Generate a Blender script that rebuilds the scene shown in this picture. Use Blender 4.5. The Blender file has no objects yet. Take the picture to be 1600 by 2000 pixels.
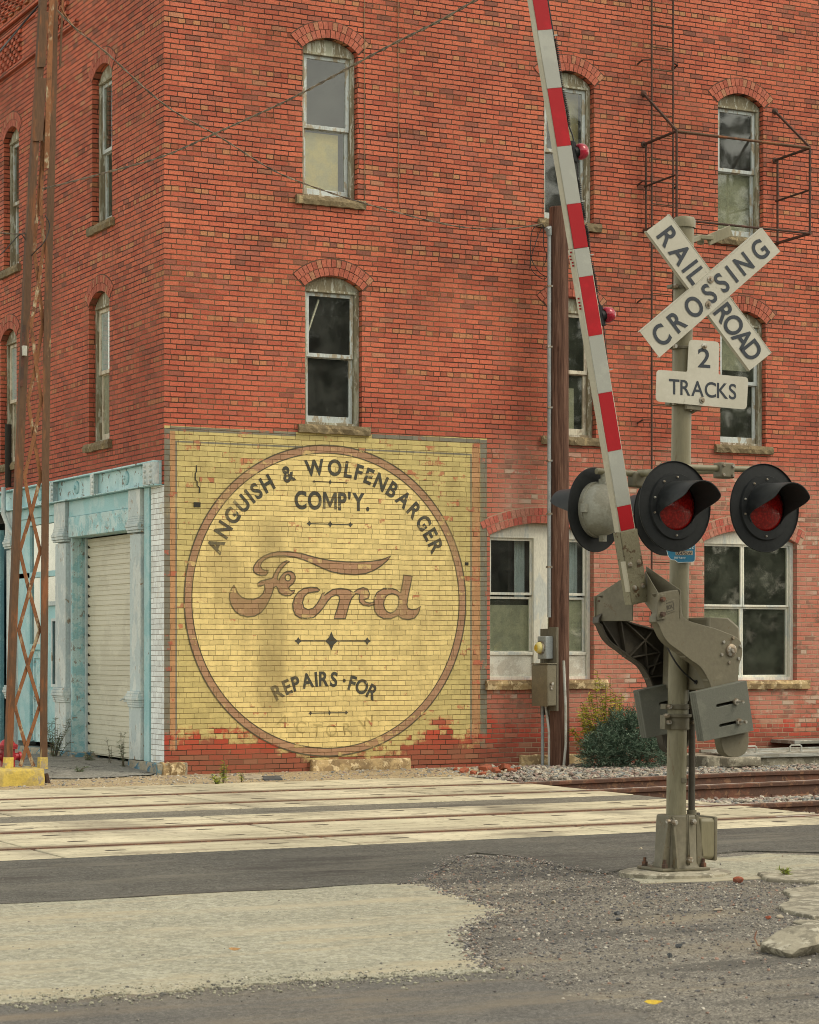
import bpy, bmesh, math, random
from mathutils import Vector, Matrix
from mathutils.geometry import tessellate_polygon
from math import sin, cos, pi, radians, sqrt, atan2
random.seed(7)
SC = bpy.context.scene
COL = SC.collection

# ------------------------------------------------------------------ camera
# World axes follow the building: X along the painted side wall, Y into the
# building, origin at its street corner on the ground.
FOC, YAW, EYE, HOR = 4415.0, radians(27.3), 1.55, 1265.0
CAMP = Vector((-10.036, -25.998, EYE))
RT = Vector((cos(YAW), -sin(YAW), 0)); FW = Vector((sin(YAW), cos(YAW), 0))
cam = bpy.data.cameras.new('camera'); camo = bpy.data.objects.new('camera', cam); COL.objects.link(camo)
camo.location = CAMP; camo.rotation_euler = (radians(90), 0, -YAW)
cam.sensor_fit = 'VERTICAL'; cam.sensor_height = 36.0; cam.sensor_width = 28.8
cam.lens = 36.0 * FOC / 2000.0
cam.shift_y = (HOR - 1000.0) / 2000.0
cam.clip_start = 0.1; cam.clip_end = 2000
cam.dof.use_dof = True; cam.dof.focus_distance = 23.0; cam.dof.aperture_fstop = 8.0
SC.camera = camo

# ------------------------------------------------------------------ sky, sun, exposure
SUN_AZ, SUN_EL = radians(46), radians(50)      # azimuth east of the wall's normal
w = bpy.data.worlds.new('World'); SC.world = w; w.use_nodes = True
nt = w.node_tree; nt.nodes.clear()
sky = nt.nodes.new('ShaderNodeTexSky'); sky.sky_type = 'NISHITA'; sky.sun_disc = False
sky.sun_elevation = SUN_EL; sky.sun_rotation = pi - SUN_AZ
sky.air_density = 1.0; sky.dust_density = 1.0; sky.ozone_density = 1.0
hs = nt.nodes.new('ShaderNodeHueSaturation'); hs.inputs['Saturation'].default_value = 0.30
tint = nt.nodes.new('ShaderNodeMix'); tint.data_type = 'RGBA'; tint.blend_type = 'MULTIPLY'
tint.inputs[0].default_value = 1.0; tint.inputs[7].default_value = (1.0, 0.925, 0.755, 1)
bg = nt.nodes.new('ShaderNodeBackground'); bg.inputs['Strength'].default_value = 0.15
wo = nt.nodes.new('ShaderNodeOutputWorld')
nt.links.new(sky.outputs[0], hs.inputs['Color']); nt.links.new(hs.outputs[0], tint.inputs[6])
nt.links.new(tint.outputs[2], bg.inputs['Color']); nt.links.new(bg.outputs[0], wo.inputs[0])
sl = bpy.data.lights.new('sun', 'SUN'); sl.energy = 0.60; sl.angle = radians(24); sl.color = (1.0, 0.90, 0.72)
so = bpy.data.objects.new('sun', sl); COL.objects.link(so)
sdir = Vector((sin(SUN_AZ) * cos(SUN_EL), -cos(SUN_AZ) * cos(SUN_EL), sin(SUN_EL)))
so.rotation_euler = sdir.to_track_quat('Z', 'Y').to_euler()
SC.view_settings.view_transform = 'Standard'; SC.view_settings.look = 'None'
SC.view_settings.exposure = 1.10; SC.view_settings.gamma = 1.0
SC.cycles.filter_width = 0.95; SC.cycles.max_bounces = 6; SC.cycles.transparent_max_bounces = 12

# ------------------------------------------------------------------ survey helpers: sight lines -> points on real planes
def ray(x, y):
    return FW + RT * ((x - 800.0) / FOC) + Vector((0, 0, (HOR - y) / FOC))
def S(x, y, Y=0.0):                      # on the side wall (or a plane parallel to it): X, Z
    r = ray(x, y); t = (Y - CAMP.y) / r.y; p = CAMP + r * t; return (p.x, p.z)
def Wf(x, y, X=0.0):                     # on the street front: Y, Z
    r = ray(x, y); t = (X - CAMP.x) / r.x; p = CAMP + r * t; return (p.y, p.z)
def G(x, y, Z=0.0):                      # on the ground: X, Y
    r = ray(x, y); t = (Z - CAMP.z) / r.z; p = CAMP + r * t; return (p.x, p.y)
def D(x, y, d):                          # at a distance ahead of the camera
    return CAMP + ray(x, y) * d

# ------------------------------------------------------------------ mesh builder
class MB:
    def __init__(s): s.v = []; s.f = []; s.m = []; s.k = 0
    def add(s, vs, fs):
        b = len(s.v); s.v += [tuple(v) for v in vs]; s.f += [tuple(i + b for i in f) for f in fs]; s.m += [s.k] * len(fs); return s
    def mat(s, k): s.k = k; return s
    def box(s, x0, x1, y0, y1, z0, z1):
        return s.hexa([(x0, y0, z0), (x1, y0, z0), (x1, y1, z0), (x0, y1, z0), (x0, y0, z1), (x1, y0, z1), (x1, y1, z1), (x0, y1, z1)])
    def hexa(s, p):
        return s.add(p, [(0, 3, 2, 1), (4, 5, 6, 7), (0, 1, 5, 4), (1, 2, 6, 5), (2, 3, 7, 6), (3, 0, 4, 7)])
    def bar(s, p, q, w, h, up=(0, 0, 1)):          # rectangular bar from p to q
        p = Vector(p); q = Vector(q); d = (q - p).normalized(); u = Vector(up)
        if abs(d.dot(u)) > .98: u = Vector((0, 1, 0))
        a = d.cross(u).normalized(); b = a.cross(d)
        c = [a * (i * w / 2) + b * (j * h / 2) for i, j in ((-1, -1), (1, -1), (1, 1), (-1, 1))]
        return s.hexa([p + k for k in c] + [q + k for k in c])
    def tube(s, pts, r, n=10, cap=True):
        pts = [Vector(p) for p in pts]; L = len(pts); rr = r if isinstance(r, (list, tuple)) else [r] * L
        vs = []; ref = None
        for i in range(L):
            d = (pts[min(i + 1, L - 1)] - pts[max(i - 1, 0)]).normalized()
            if ref is None:
                ref = Vector((0, 0, 1)) if abs(d.z) < .9 else Vector((0, 1, 0))
            a = d.cross(ref).normalized(); b = a.cross(d).normalized(); ref = b
            vs += [pts[i] + (a * cos(2 * pi * k / n) + b * sin(2 * pi * k / n)) * rr[i] for k in range(n)]
        fs = [(i * n + k, i * n + (k + 1) % n, (i + 1) * n + (k + 1) % n, (i + 1) * n + k) for i in range(L - 1) for k in range(n)]
        if cap: fs += [tuple(range(n))[::-1], tuple((L - 1) * n + k for k in range(n))]
        return s.add(vs, fs)
    def cyl(s, p, q, r0, r1=None, n=20): return s.tube([p, q], [r0, r0 if r1 is None else r1], n)
    def lathe(s, prof, o=(0, 0, 0), ax='z', n=32, closed=False):
        vs = []; o = Vector(o)
        for r, h in prof:
            for k in range(n):
                a = 2 * pi * k / n
                if ax == 'z': vs.append(o + Vector((r * cos(a), r * sin(a), h)))
                elif ax == 'y': vs.append(o + Vector((r * cos(a), h, r * sin(a))))
                else: vs.append(o + Vector((h, r * cos(a), r * sin(a))))
        L = len(prof)
        return s.add(vs, [(i * n + k, i * n + (k + 1) % n, (i + 1) * n + (k + 1) % n, (i + 1) * n + k) for i in range(L - 1) for k in range(n)])
    def prism(s, poly, fn, d0, d1, holes=()):       # 2D outline (with holes) extruded; fn(a, b, d) -> 3D
        loops = [list(poly)] + [list(h) for h in holes]
        tris = tessellate_polygon([[Vector((a, b, 0)) for a, b in l] for l in loops])
        flat = [p for l in loops for p in l]; N = len(flat)
        vs = [fn(a, b, d0) for a, b in flat] + [fn(a, b, d1) for a, b in flat]
        fs = [tuple(t) for t in tris] + [tuple(i + N for i in t)[::-1] for t in tris]
        b = 0
        for l in loops:
            n = len(l); fs += [(b + i, b + (i + 1) % n, N + b + (i + 1) % n, N + b + i) for i in range(n)]; b += n
        return s.add(vs, fs)
    def sheet(s, poly, fn, holes=()):
        loops = [list(poly)] + [list(h) for h in holes]
        tris = tessellate_polygon([[Vector((a, b, 0)) for a, b in l] for l in loops])
        flat = [p for l in loops for p in l]
        return s.add([fn(a, b) for a, b in flat], [tuple(t) for t in tris])
    def build(s, name, mat, parent=None, smooth=None, bev=0, segs=2, rec=True):
        me = bpy.data.meshes.new(name); me.from_pydata(s.v, [], s.f)
        for m in (mat if isinstance(mat, (list, tuple)) else [mat]): me.materials.append(m)
        me.polygons.foreach_set('material_index', s.m)
        if rec:
            bm = bmesh.new(); bm.from_mesh(me); bmesh.ops.recalc_face_normals(bm, faces=bm.faces); bm.to_mesh(me); bm.free()
        if smooth:
            me.polygons.foreach_set('use_smooth', [True] * len(me.polygons)); me.set_sharp_from_angle(angle=radians(smooth))
        me.update()
        o = bpy.data.objects.new(name, me); COL.objects.link(o)
        if parent: o.parent = parent
        if bev:
            b = o.modifiers.new('bevel', 'BEVEL'); b.width = bev; b.segments = segs; b.limit_method = 'ANGLE'; b.angle_limit = radians(40)
            me.polygons.foreach_set('use_smooth', [True] * len(me.polygons)); me.set_sharp_from_angle(angle=radians(40))
        return o
def tag(o, label=None, cat=None, group=None, kind=None):
    for k, v in (('label', label), ('category', cat), ('group', group), ('kind', kind)):
        if v: o[k] = v
    return o
def empty(name, loc=(0, 0, 0), rot=None):
    o = bpy.data.objects.new(name, None); COL.objects.link(o); o.location = loc; o.empty_display_size = .2
    if rot: o.rotation_euler = rot
    return o
def kids(o): return [c for c in bpy.data.objects if c.parent == o]
def copy_tree(o, parent=None):
    c = o.copy(); COL.objects.link(c)
    if parent: c.parent = parent
    for ch in kids(o): copy_tree(ch, c)
    return c

# ------------------------------------------------------------------ materials
class NB:
    def __init__(s, name):
        s.mat = bpy.data.materials.new(name); s.mat.use_nodes = True; s.t = s.mat.node_tree; s.t.nodes.clear()
        s.out = s.t.nodes.new('ShaderNodeOutputMaterial'); s.p = s.t.nodes.new('ShaderNodeBsdfPrincipled')
        s.t.links.new(s.p.outputs[0], s.out.inputs[0])
    def put(s, sock, v):
        if isinstance(v, (int, float)): sock.default_value = v
        elif isinstance(v, (tuple, list)): sock.default_value = tuple(v) + ((1,) if len(v) == 3 and len(sock.default_value) == 4 else ())
        else: s.t.links.new(v, sock)
    def m(s, op, a, b=0.0, c=0.0):
        n = s.t.nodes.new('ShaderNodeMath'); n.operation = op
        for i, v in enumerate((a, b, c)): s.put(n.inputs[i], v)
        return n.outputs[0]
    def sstep(s, v, lo, hi, a=0.0, b=1.0):
        n = s.t.nodes.new('ShaderNodeMapRange'); n.interpolation_type = 'SMOOTHSTEP'
        for i, x in enumerate((v, lo, hi, a, b)): s.put(n.inputs[i], x)
        return n.outputs[0]
    def mix(s, f, a, b, mode='MIX'):
        n = s.t.nodes.new('ShaderNodeMix'); n.data_type = 'RGBA'; n.blend_type = mode
        s.put(n.inputs[0], f); s.put(n.inputs[6], a); s.put(n.inputs[7], b); return n.outputs[2]
    def mul(s, col, f):                              # scale a colour by a value
        n = s.t.nodes.new('ShaderNodeVectorMath'); n.operation = 'SCALE'; s.put(n.inputs[0], col); s.put(n.inputs['Scale'], f); return n.outputs[0]
    def ramp(s, f, stops, const=False):
        n = s.t.nodes.new('ShaderNodeValToRGB'); e = n.color_ramp.elements
        while len(e) < len(stops): e.new(0.5)
        for i, (p, c) in enumerate(stops): e[i].position = p; e[i].color = tuple(c) + (1,)
        if const: n.color_ramp.interpolation = 'CONSTANT'
        s.put(n.inputs[0], f); return n.outputs[0]
    def pos(s):
        g = s.t.nodes.new('ShaderNodeNewGeometry'); s.g = g; return g.outputs['Position']
    def objc(s): return s.t.nodes.new('ShaderNodeTexCoord').outputs['Object']
    def xyz(s, v):
        n = s.t.nodes.new('ShaderNodeSeparateXYZ'); s.put(n.inputs[0], v); return n.outputs
    def vec(s, x, y, z=0.0):
        n = s.t.nodes.new('ShaderNodeCombineXYZ')
        for i, v in enumerate((x, y, z)): s.put(n.inputs[i], v)
        return n.outputs[0]
    def noise(s, v, sc, det=3.0, rough=0.55, dist=0.0):
        n = s.t.nodes.new('ShaderNodeTexNoise'); s.put(n.inputs['Vector'], v); n.inputs['Scale'].default_value = sc
        n.inputs['Detail'].default_value = det; n.inputs['Roughness'].default_value = rough; n.inputs['Distortion'].default_value = dist
        return n.outputs[0]
    def vor(s, v, sc, out='Distance'):
        n = s.t.nodes.new('ShaderNodeTexVoronoi'); s.put(n.inputs['Vector'], v); n.inputs['Scale'].default_value = sc; return n.outputs[out]
    def white(s, v):
        n = s.t.nodes.new('ShaderNodeTexWhiteNoise'); s.put(n.inputs[0], v); return n.outputs
    def scale3(s, v, k):
        n = s.t.nodes.new('ShaderNodeVectorMath'); n.operation = 'MULTIPLY'; s.put(n.inputs[0], v); n.inputs[1].default_value = k; return n.outputs[0]
    def bump(s, h, strength=.4, dist=.01):
        n = s.t.nodes.new('ShaderNodeBump'); n.inputs['Strength'].default_value = strength; n.inputs['Distance'].default_value = dist
        s.put(n.inputs['Height'], h); s.t.links.new(n.outputs[0], s.p.inputs['Normal'])
    def fin(s, col, rough=.7, metal=0.0, spec=None):
        s.put(s.p.inputs['Base Color'], col); s.put(s.p.inputs['Roughness'], rough); s.put(s.p.inputs['Metallic'], metal)
        if spec is not None: s.p.inputs['Specular IOR Level'].default_value = spec
        return s.mat

def weathered(name, c1, c2=None, amt=.3, sc=6, rough=.6, metal=0.0, c3=None, amt3=.25, sc3=14, st=(1, 1, 1), bump=.15, bsc=60, var=.18, obj=True, spec=None):
    """paint or metal with flaking patches of a second and third colour, and fine tonal grain"""
    n = NB(name); v = n.objc() if obj else n.pos(); v = n.scale3(v, st)
    col = tuple(c1)
    if c2:
        a = n.noise(v, sc, 6, .65); f = n.sstep(a, .62 - amt * .5, .70 - amt * .5); col = n.mix(f, col, c2)
    if c3:
        a = n.noise(v, sc3, 5, .7, .4); f = n.sstep(a, .70 - amt3 * .5, .74 - amt3 * .5); col = n.mix(f, col, c3)
    g = n.noise(v, bsc, 4, .6); g2 = n.noise(v, sc * .35, 3, .5)
    col = n.mul(col, n.sstep(n.m('ADD', n.m('MULTIPLY', g, .5), n.m('MULTIPLY', g2, .5)), .3, .7, 1 - var, 1 + var))
    if bump: n.bump(g, bump, .01)
    return n.fin(col, rough, metal, spec)

C_BR, BW = 0.0648, 0.197
def brick(name, paint=None, wear=.3, side='wall', paint_joint=.42, joint_w=.52, low=0.55, under=None):
    """bricks in courses, every eighth a header course; optional coat of old paint worn through to the brick"""
    n = NB(name); P = n.pos(); x, y, z = n.xyz(P)
    nx = n.xyz(n.g.outputs['Normal'])[0]
    west = n.m('GREATER_THAN', n.m('ABSOLUTE', nx), .5)
    u = n.m('ADD', n.m('MULTIPLY', x, n.m('SUBTRACT', 1.0, west)), n.m('MULTIPLY', y, west))
    wob = n.noise(P, 2.2, 2, .5)
    zz = n.m('ADD', z, n.m('MULTIPLY', n.m('SUBTRACT', wob, .5), .018))
    vv = n.m('DIVIDE', n.m('SUBTRACT', zz, 8.837), C_BR)
    row = n.m('FLOOR', vv); fv = n.m('SUBTRACT', vv, row)
    hdr = n.m('COMPARE', n.m('FLOORED_MODULO', row, 8.0), 6.0, .4)
    bw = n.m('SUBTRACT', BW, n.m('MULTIPLY', hdr, BW * .5))
    rj = n.white(n.vec(row, 3.3, west))[0]
    uu = n.m('ADD', n.m('DIVIDE', u, bw), n.m('ADD', n.m('MULTIPLY', n.m('FLOORED_MODULO', row, 2.0), .5), n.m('MULTIPLY', rj, .22)))
    fine = n.noise(P, 34, 2, .5)
    uu = n.m('ADD', uu, n.m('MULTIPLY', n.m('SUBTRACT', fine, .5), .05))
    fv = n.m('ADD', fv, n.m('MULTIPLY', n.m('SUBTRACT', n.noise(P, 21, 2, .5), .5), .16))
    col_i = n.m('FLOOR', uu); fu = n.m('SUBTRACT', uu, col_i)
    rnd = n.white(n.vec(col_i, row, west)); r1 = rnd[0]; r2 = n.white(n.vec(row, col_i, n.m('ADD', west, 7.7)))[0]
    eu = n.m('MULTIPLY', n.m('MINIMUM', fu, n.m('SUBTRACT', 1.0, fu)), bw)
    jw = joint_w if paint else 1.0
    jn = n.noise(P, 1.4, 4, .6)
    jv = n.sstep(fv, .135 * jw, .215 * jw, 1.0, 0.0)
    jv = n.m('MAXIMUM', jv, n.sstep(fv, 1 - .045 * jw, 1 - .01, 0, 1))
    ju = n.sstep(eu, .0032 * jw, .0068 * jw, .85, 0.0)
    joint = n.m('MAXIMUM', jv, ju)
    jfull = n.m('MAXIMUM', n.sstep(fv, .12, .20, 1.0, 0.0), n.sstep(eu, .003, .0066, .9, 0.0)) if paint else joint
    # brick bodies
    body = n.ramp(r1, [(0, (.37, .094, .058)), (.2, (.47, .118, .070)), (.5, (.55, .150, .084)), (.74, (.50, .142, .083)), (.88, (.40, .125, .084)), (.95, (.31, .105, .07)), (.98, (.22, .085, .06)), (1, (.48, .21, .12))])
    tan = n.m('MULTIPLY', hdr, n.m('GREATER_THAN', r2, .68)); body = n.mix(n.m('MULTIPLY', tan, .8), body, (.45, .22, .105))
    brn = n.m('MULTIPLY', hdr, n.m('LESS_THAN', r2, .2)); body = n.mix(n.m('MULTIPLY', brn, .6), body, (.24, .085, .045))
    sc_n = n.noise(P, 46, 4, .65); body = n.mul(body, n.sstep(sc_n, .25, .75, .78, 1.2))
    smear = n.noise(n.vec(uu, n.m('MULTIPLY', vv, .7), west), 1.6, 4, .6)
    body = n.mix(n.sstep(smear, .50, .74, 0, .45), body, (.37, .165, .10)); body = n.mix(n.sstep(n.noise(P, 3.6, 6, .75), .61, .73, 0, .5), body, (.20, .09, .06)); body = n.mix(n.sstep(n.noise(P, 4.7, 6, .75), .62, .72, 0, .5), body, (.55, .30, .21))
    big = n.noise(P, .5, 5, .6); body = n.mul(body, n.sstep(big, .3, .7, .78, 1.14))
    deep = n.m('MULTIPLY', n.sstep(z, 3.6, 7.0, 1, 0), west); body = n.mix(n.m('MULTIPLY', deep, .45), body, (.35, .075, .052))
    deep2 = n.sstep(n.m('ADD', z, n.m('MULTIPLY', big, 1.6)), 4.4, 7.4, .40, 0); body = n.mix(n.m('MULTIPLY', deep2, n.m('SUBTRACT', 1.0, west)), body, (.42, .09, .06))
    # lower right: washed-out, lime-stained brick; red paint along the foot
    right = n.m('MULTIPLY', n.sstep(x, 4.3, 4.9), n.sstep(n.m('ADD', z, n.m('MULTIPLY', big, 1.2)), 4.4, 5.1, 1, 0))
    ln = n.noise(P, 1.1, 6, .68)
    lime = n.m('MULTIPLY', right, n.sstep(ln, .30, .62, .15, .8)); body = n.mix(lime, body, (.50, .235, .175))
    spots = n.m('MULTIPLY', right, n.sstep(n.m('ADD', n.m('MULTIPLY', n.noise(P, 5.5, 5, .7), .75), n.m('MULTIPLY', r2, .25)), .52, .62, 0, .85)); body = n.mix(n.m('MULTIPLY', spots, n.sstep(n.noise(P, .9, 3, .6), .42, .56)), body, n.mix(n.m('GREATER_THAN', r1, .45), (.50, .40, .31), (.23, .13, .095)))
    foot = n.sstep(n.m('ADD', z, n.m('MULTIPLY', n.noise(P, 1.7, 5, .65), .8)), .78, 1.12, 1, 0)
    body = n.mix(n.m('MULTIPLY', foot, .8), body, n.ramp(r2, [(0, (.30, .03, .02)), (.3, (.50, .05, .028)), (.6, (.42, .075, .045)), (.78, (.24, .05, .032)), (.88, (.46, .20, .12)), (1, (.40, .06, .035))]))
    grime = n.m('MULTIPLY', n.sstep(n.m('ADD', z, n.m('MULTIPLY', ln, .35)), .3, .62, .75, 0), .8); body = n.mix(grime, body, (.17, .085, .055))
    mort = n.mix(n.sstep(jn, .44, .66), (.050, .024, .015), (.14, .075, .042))
    mort = n.mix(n.m('MULTIPLY', right, n.sstep(ln, .3, .55, .1, .85)), mort, (.44, .31, .21))
    midb = n.m('MULTIPLY', n.sstep(z, 3.2, 5.0), n.sstep(z, 5.5, 7.2, 1, 0)); mort = n.mix(n.m('MULTIPLY', midb, n.sstep(jn, .35, .6, .1, .5)), mort, (.27, .16, .09))
    # rain and rust streaks under sills
    stv = n.noise(n.vec(n.m('MULTIPLY', u, 3.0), n.m('MULTIPLY', z, .35), 2.0), 1.0, 4, .6)
    if not paint:
        body = n.mix(n.sstep(stv, .57, .75, 0, .38), body, (.25, .105, .07))
        if side == 'lad':
            pass
        col = n.mix(joint, body, mort)
        rough = .9
    else:
        pc = paint
        if isinstance(pc, str): pc = None
        tone = n.mul(pc, n.sstep(n.m('ADD', n.m('MULTIPLY', r1, .22), n.m('MULTIPLY', n.noise(P, 9, 6, .75), .78)), .25, .75, .78, 1.14))
        dirt = n.noise(n.vec(n.m('MULTIPLY', u, 1.6), n.m('MULTIPLY', z, .55), 5.0), 1.3, 6, .65)
        tone = n.mix(n.sstep(dirt, .48, .70, 0, .45), tone, (.33, .25, .105)); tone = n.mix(n.sstep(n.noise(P, 2.6, 6, .72), .56, .70, 0, .4), tone, (.62, .50, .24))
        streak = n.m('MULTIPLY', n.sstep(n.m('ABSOLUTE', n.m('SUBTRACT', u, n.m('ADD', 1.36, n.m('MULTIPLY', n.noise(P, 1.5, 3), .15)))), .10, .26, 1, 0), n.m('MULTIPLY', n.sstep(z, 3.4, 2.9), n.sstep(z, .55, .9)))
        tone = n.mix(n.m('MULTIPLY', streak, n.m('MULTIPLY', n.sstep(n.noise(P, 2.0, 3), .3, .6, .2, .55), n.m('SUBTRACT', 1.0, west))), tone, (.26, .20, .09))
        pj = n.mix(.72, n.mul(pc, paint_joint), (.10, .055, .018))
        pcol = n.mix(n.m('MULTIPLY', joint, .9), tone, pj)
        wn = n.m('ADD', n.m('MULTIPLY', n.noise(P, 7.0, 6, .72), .62), n.m('MULTIPLY', r2, .38))
        thr = n.m('ADD', .80 - wear * .35, 0.0)
        wr = n.sstep(wn, thr, n.m('ADD', thr, .05), 0, .75)
        lowm = n.sstep(n.m('ADD', n.m('ADD', n.m('ADD', z, n.sstep(n.m('ABSOLUTE', n.m('SUBTRACT', x, 2.6)), .55, 1.1, .32, 0)), n.m('MULTIPLY', n.noise(P, 2.0, 6, .75), 1.0)), n.m('MULTIPLY', r2, .26)), low, low + .16, .96, 0)
        lowm = n.m('MULTIPLY', lowm, n.m('SUBTRACT', 1.0, west))
        if under:                                  # lettering wears back to the yellow coat below it, the foot of the wall to bare brick
            pcol = n.mix(wr, pcol, n.mix(n.m('MULTIPLY', joint, .9), n.mul(under, n.sstep(n.noise(P, 9, 6, .75), .25, .75, .78, 1.1)), pj)); wr = lowm
        else: wr = n.m('MAXIMUM', wr, lowm)
        col = n.mix(wr, pcol, n.mix(jfull, body, mort)); rough = .85
    h = n.m('ADD', n.m('SUBTRACT', 1.0, joint), n.m('ADD', n.m('MULTIPLY', sc_n, .35), n.m('MULTIPLY', r2, .25)))
    n.bump(h, .75 if not paint else .5, .012)
    return n.fin(col, rough, 0, .25)

def glass_mat(name, dust=.06, tint=(.88, .92, .90), dcol=(.5, .52, .48), refl=1.0):
    n = NB(name); t = n.t
    tr = t.nodes.new('ShaderNodeBsdfTransparent'); tr.inputs[0].default_value = (*tint, 1)
    gl = t.nodes.new('ShaderNodeBsdfGlossy'); gl.inputs['Roughness'].default_value = .03; gl.inputs[0].default_value = (.95, .97, .95, 1)
    df = t.nodes.new('ShaderNodeBsdfDiffuse'); df.inputs[0].default_value = (*dcol, 1)
    fr = t.nodes.new('ShaderNodeFresnel'); fr.inputs[0].default_value = 1.52
    wv = n.noise(n.pos(), 2.2, 2, .5)
    b = t.nodes.new('ShaderNodeBump'); b.inputs['Strength'].default_value = .06; b.inputs['Distance'].default_value = .02; n.put(b.inputs['Height'], wv)
    t.links.new(b.outputs[0], gl.inputs['Normal'])
    m1 = t.nodes.new('ShaderNodeMixShader'); n.pos(); n.put(m1.inputs[0], n.m('MULTIPLY', n.m('MINIMUM', n.m('MULTIPLY', fr.outputs[0], refl * 1.6), .9), n.m('SUBTRACT', 1.0, n.g.outputs['Backfacing']))); t.links.new(tr.outputs[0], m1.inputs[1]); t.links.new(gl.outputs[0], m1.inputs[2])
    m2 = t.nodes.new('ShaderNodeMixShader'); dn = n.noise(n.objc(), 3.0, 6, .7)
    n.put(m2.inputs[0], n.sstep(dn, .3, .75, dust * .4, dust * 1.8)); t.links.new(m1.outputs[0], m2.inputs[1]); t.links.new(df.outputs[0], m2.inputs[2])
    t.links.new(m2.outputs[0], n.out.inputs[0]); t.nodes.remove(n.p); return n.mat

M = {}
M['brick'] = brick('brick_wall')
M['yellow'] = brick('faded_yellow_paint', (.56, .46, .19), .40, low=1.02)
M['cream'] = brick('bright_yellow_paint', (.77, .61, .26), .29, low=.88)
M['grey_paint'] = brick('faded_grey_paint', (.19, .18, .14), .38, low=.95)
M['orange_paint'] = brick('faded_orange_paint', (.47, .26, .13), .45, low=.95)
M['brown_paint'] = brick('faded_brown_paint', (.40, .235, .14), .42, low=.78, under=(.66, .50, .21))
M['outline'] = brick('thin_dark_outline', (.11, .095, .06), .34, low=.80, under=(.62, .48, .20))
M['letter'] = brick('faded_black_lettering', (.075, .075, .06), .33, low=.3, under=(.70, .55, .23))
M['ghost'] = brick('ghost_lettering', (.54, .425, .175), .50, low=.3)
M['white_brick'] = brick('whitewashed_brick', (.84, .90, .90), .08, paint_joint=.8, joint_w=.55)
M['stone'] = weathered('sandstone', (.44, .32, .16), (.26, .18, .09), .35, 5, .9, 0, (.58, .46, .27), .3, 9, bump=.9, bsc=16, var=.3)
M['sill'] = weathered('sill_stone', (0.323, 0.247, 0.133), (0.190, 0.147, 0.081), .5, 9, .9, 0, (0.437, 0.361, 0.228), .12, 12, bump=.9, bsc=26, var=.3)
M['bluestone'] = weathered('blue_painted_stone', (.09, .24, .32), (.30, .27, .2), .45, 7, .85, 0, (.04, .13, .2), .3, 9, bump=.8, bsc=20, var=.3)
M['old_frame'] = weathered('weathered_frame_paint', (.34, .345, .26), (.22, .19, .12), .42, 8, .8, 0, (.48, .48, .40), .3, 18, st=(1, 1, .25), bump=.4)
M['sash'] = weathered('sash_paint', (.47, .52, .51), (.33, .29, .21), .22, 10, .6, st=(1, 1, .4))
M['sash_warm'] = weathered('cream_sash_paint', (.60, .56, .44), (.40, .34, .25), .25, 9, .6, st=(1, 1, .4))
M['white_frame'] = weathered('white_frame_paint', (.68, .67, .57), (.55, .58, .54), .22, 6, .5, st=(1, 1, .3))
M['glass'] = glass_mat('window_glass', .03, (.95, .97, .95))
M['glass_dusty'] = glass_mat('dusty_window_glass', .065, (.92, .95, .91), (.30, .33, .26))
M['glass_front'] = glass_mat('shop_glass', .16, (.75, .78, .78), (.32, .38, .38), 1.4)
M['blind_tan'] = weathered('tan_blind', (.40, .32, .12), (.34, .29, .13), .3, 3, .9)
M['blind_grey'] = weathered('grey_blind', (.40, .375, .285), (.33, .31, .24), .3, 3, .9)
M['blind_white'] = weathered('white_blind', (.66, .66, .58), (.52, .5, .42), .3, 3, .9)
M['blind_blue'] = weathered('pale_blind', (.52, .60, .62), (.47, .55, .56), .3, 3, .9)
M['dark_in'] = weathered('dark_interior', (.10, .095, .08), None, rough=.9)
M['aqua'] = weathered('aqua_paint', (.30, .56, .60), (.40, .62, .65), .3, 2.2, .6, 0, (.16, .17, .15), .10, 13, bump=.25, var=.14)
M['aqua2'] = weathered('peeling_aqua_paint', (.29, .54, .58), (.48, .66, .67), .35, 6, .65, 0, (.27, .26, .23), .24, 10, bump=.5, var=.2)
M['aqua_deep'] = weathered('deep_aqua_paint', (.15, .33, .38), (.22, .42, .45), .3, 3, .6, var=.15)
M['iron_pale'] = weathered('pale_iron_paint', (.58, .64, .62), (.44, .53, .54), .35, 4, .55, 0, (.30, .24, .17), .16, 11, st=(1, 1, .5), bump=.3)
M['beam'] = weathered('painted_steel_beam', (.44, .66, .69), (.33, .57, .61), .3, 2, .5, 0, (.12, .11, .09), .24, 8, bump=.3, var=.12)
M['door_white'] = weathered('overhead_door_paint', (.60, .58, .46), (.53, .51, .40), .3, 1.2, .45, 0, (.36, .31, .22), .04, 16, var=.1)
M['gap'] = weathered('dark_gap', (.03, .028, .022), None, rough=.95)
M['roof'] = weathered('roof_tar', (.06, .06, .06), None, rough=.95)

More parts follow.
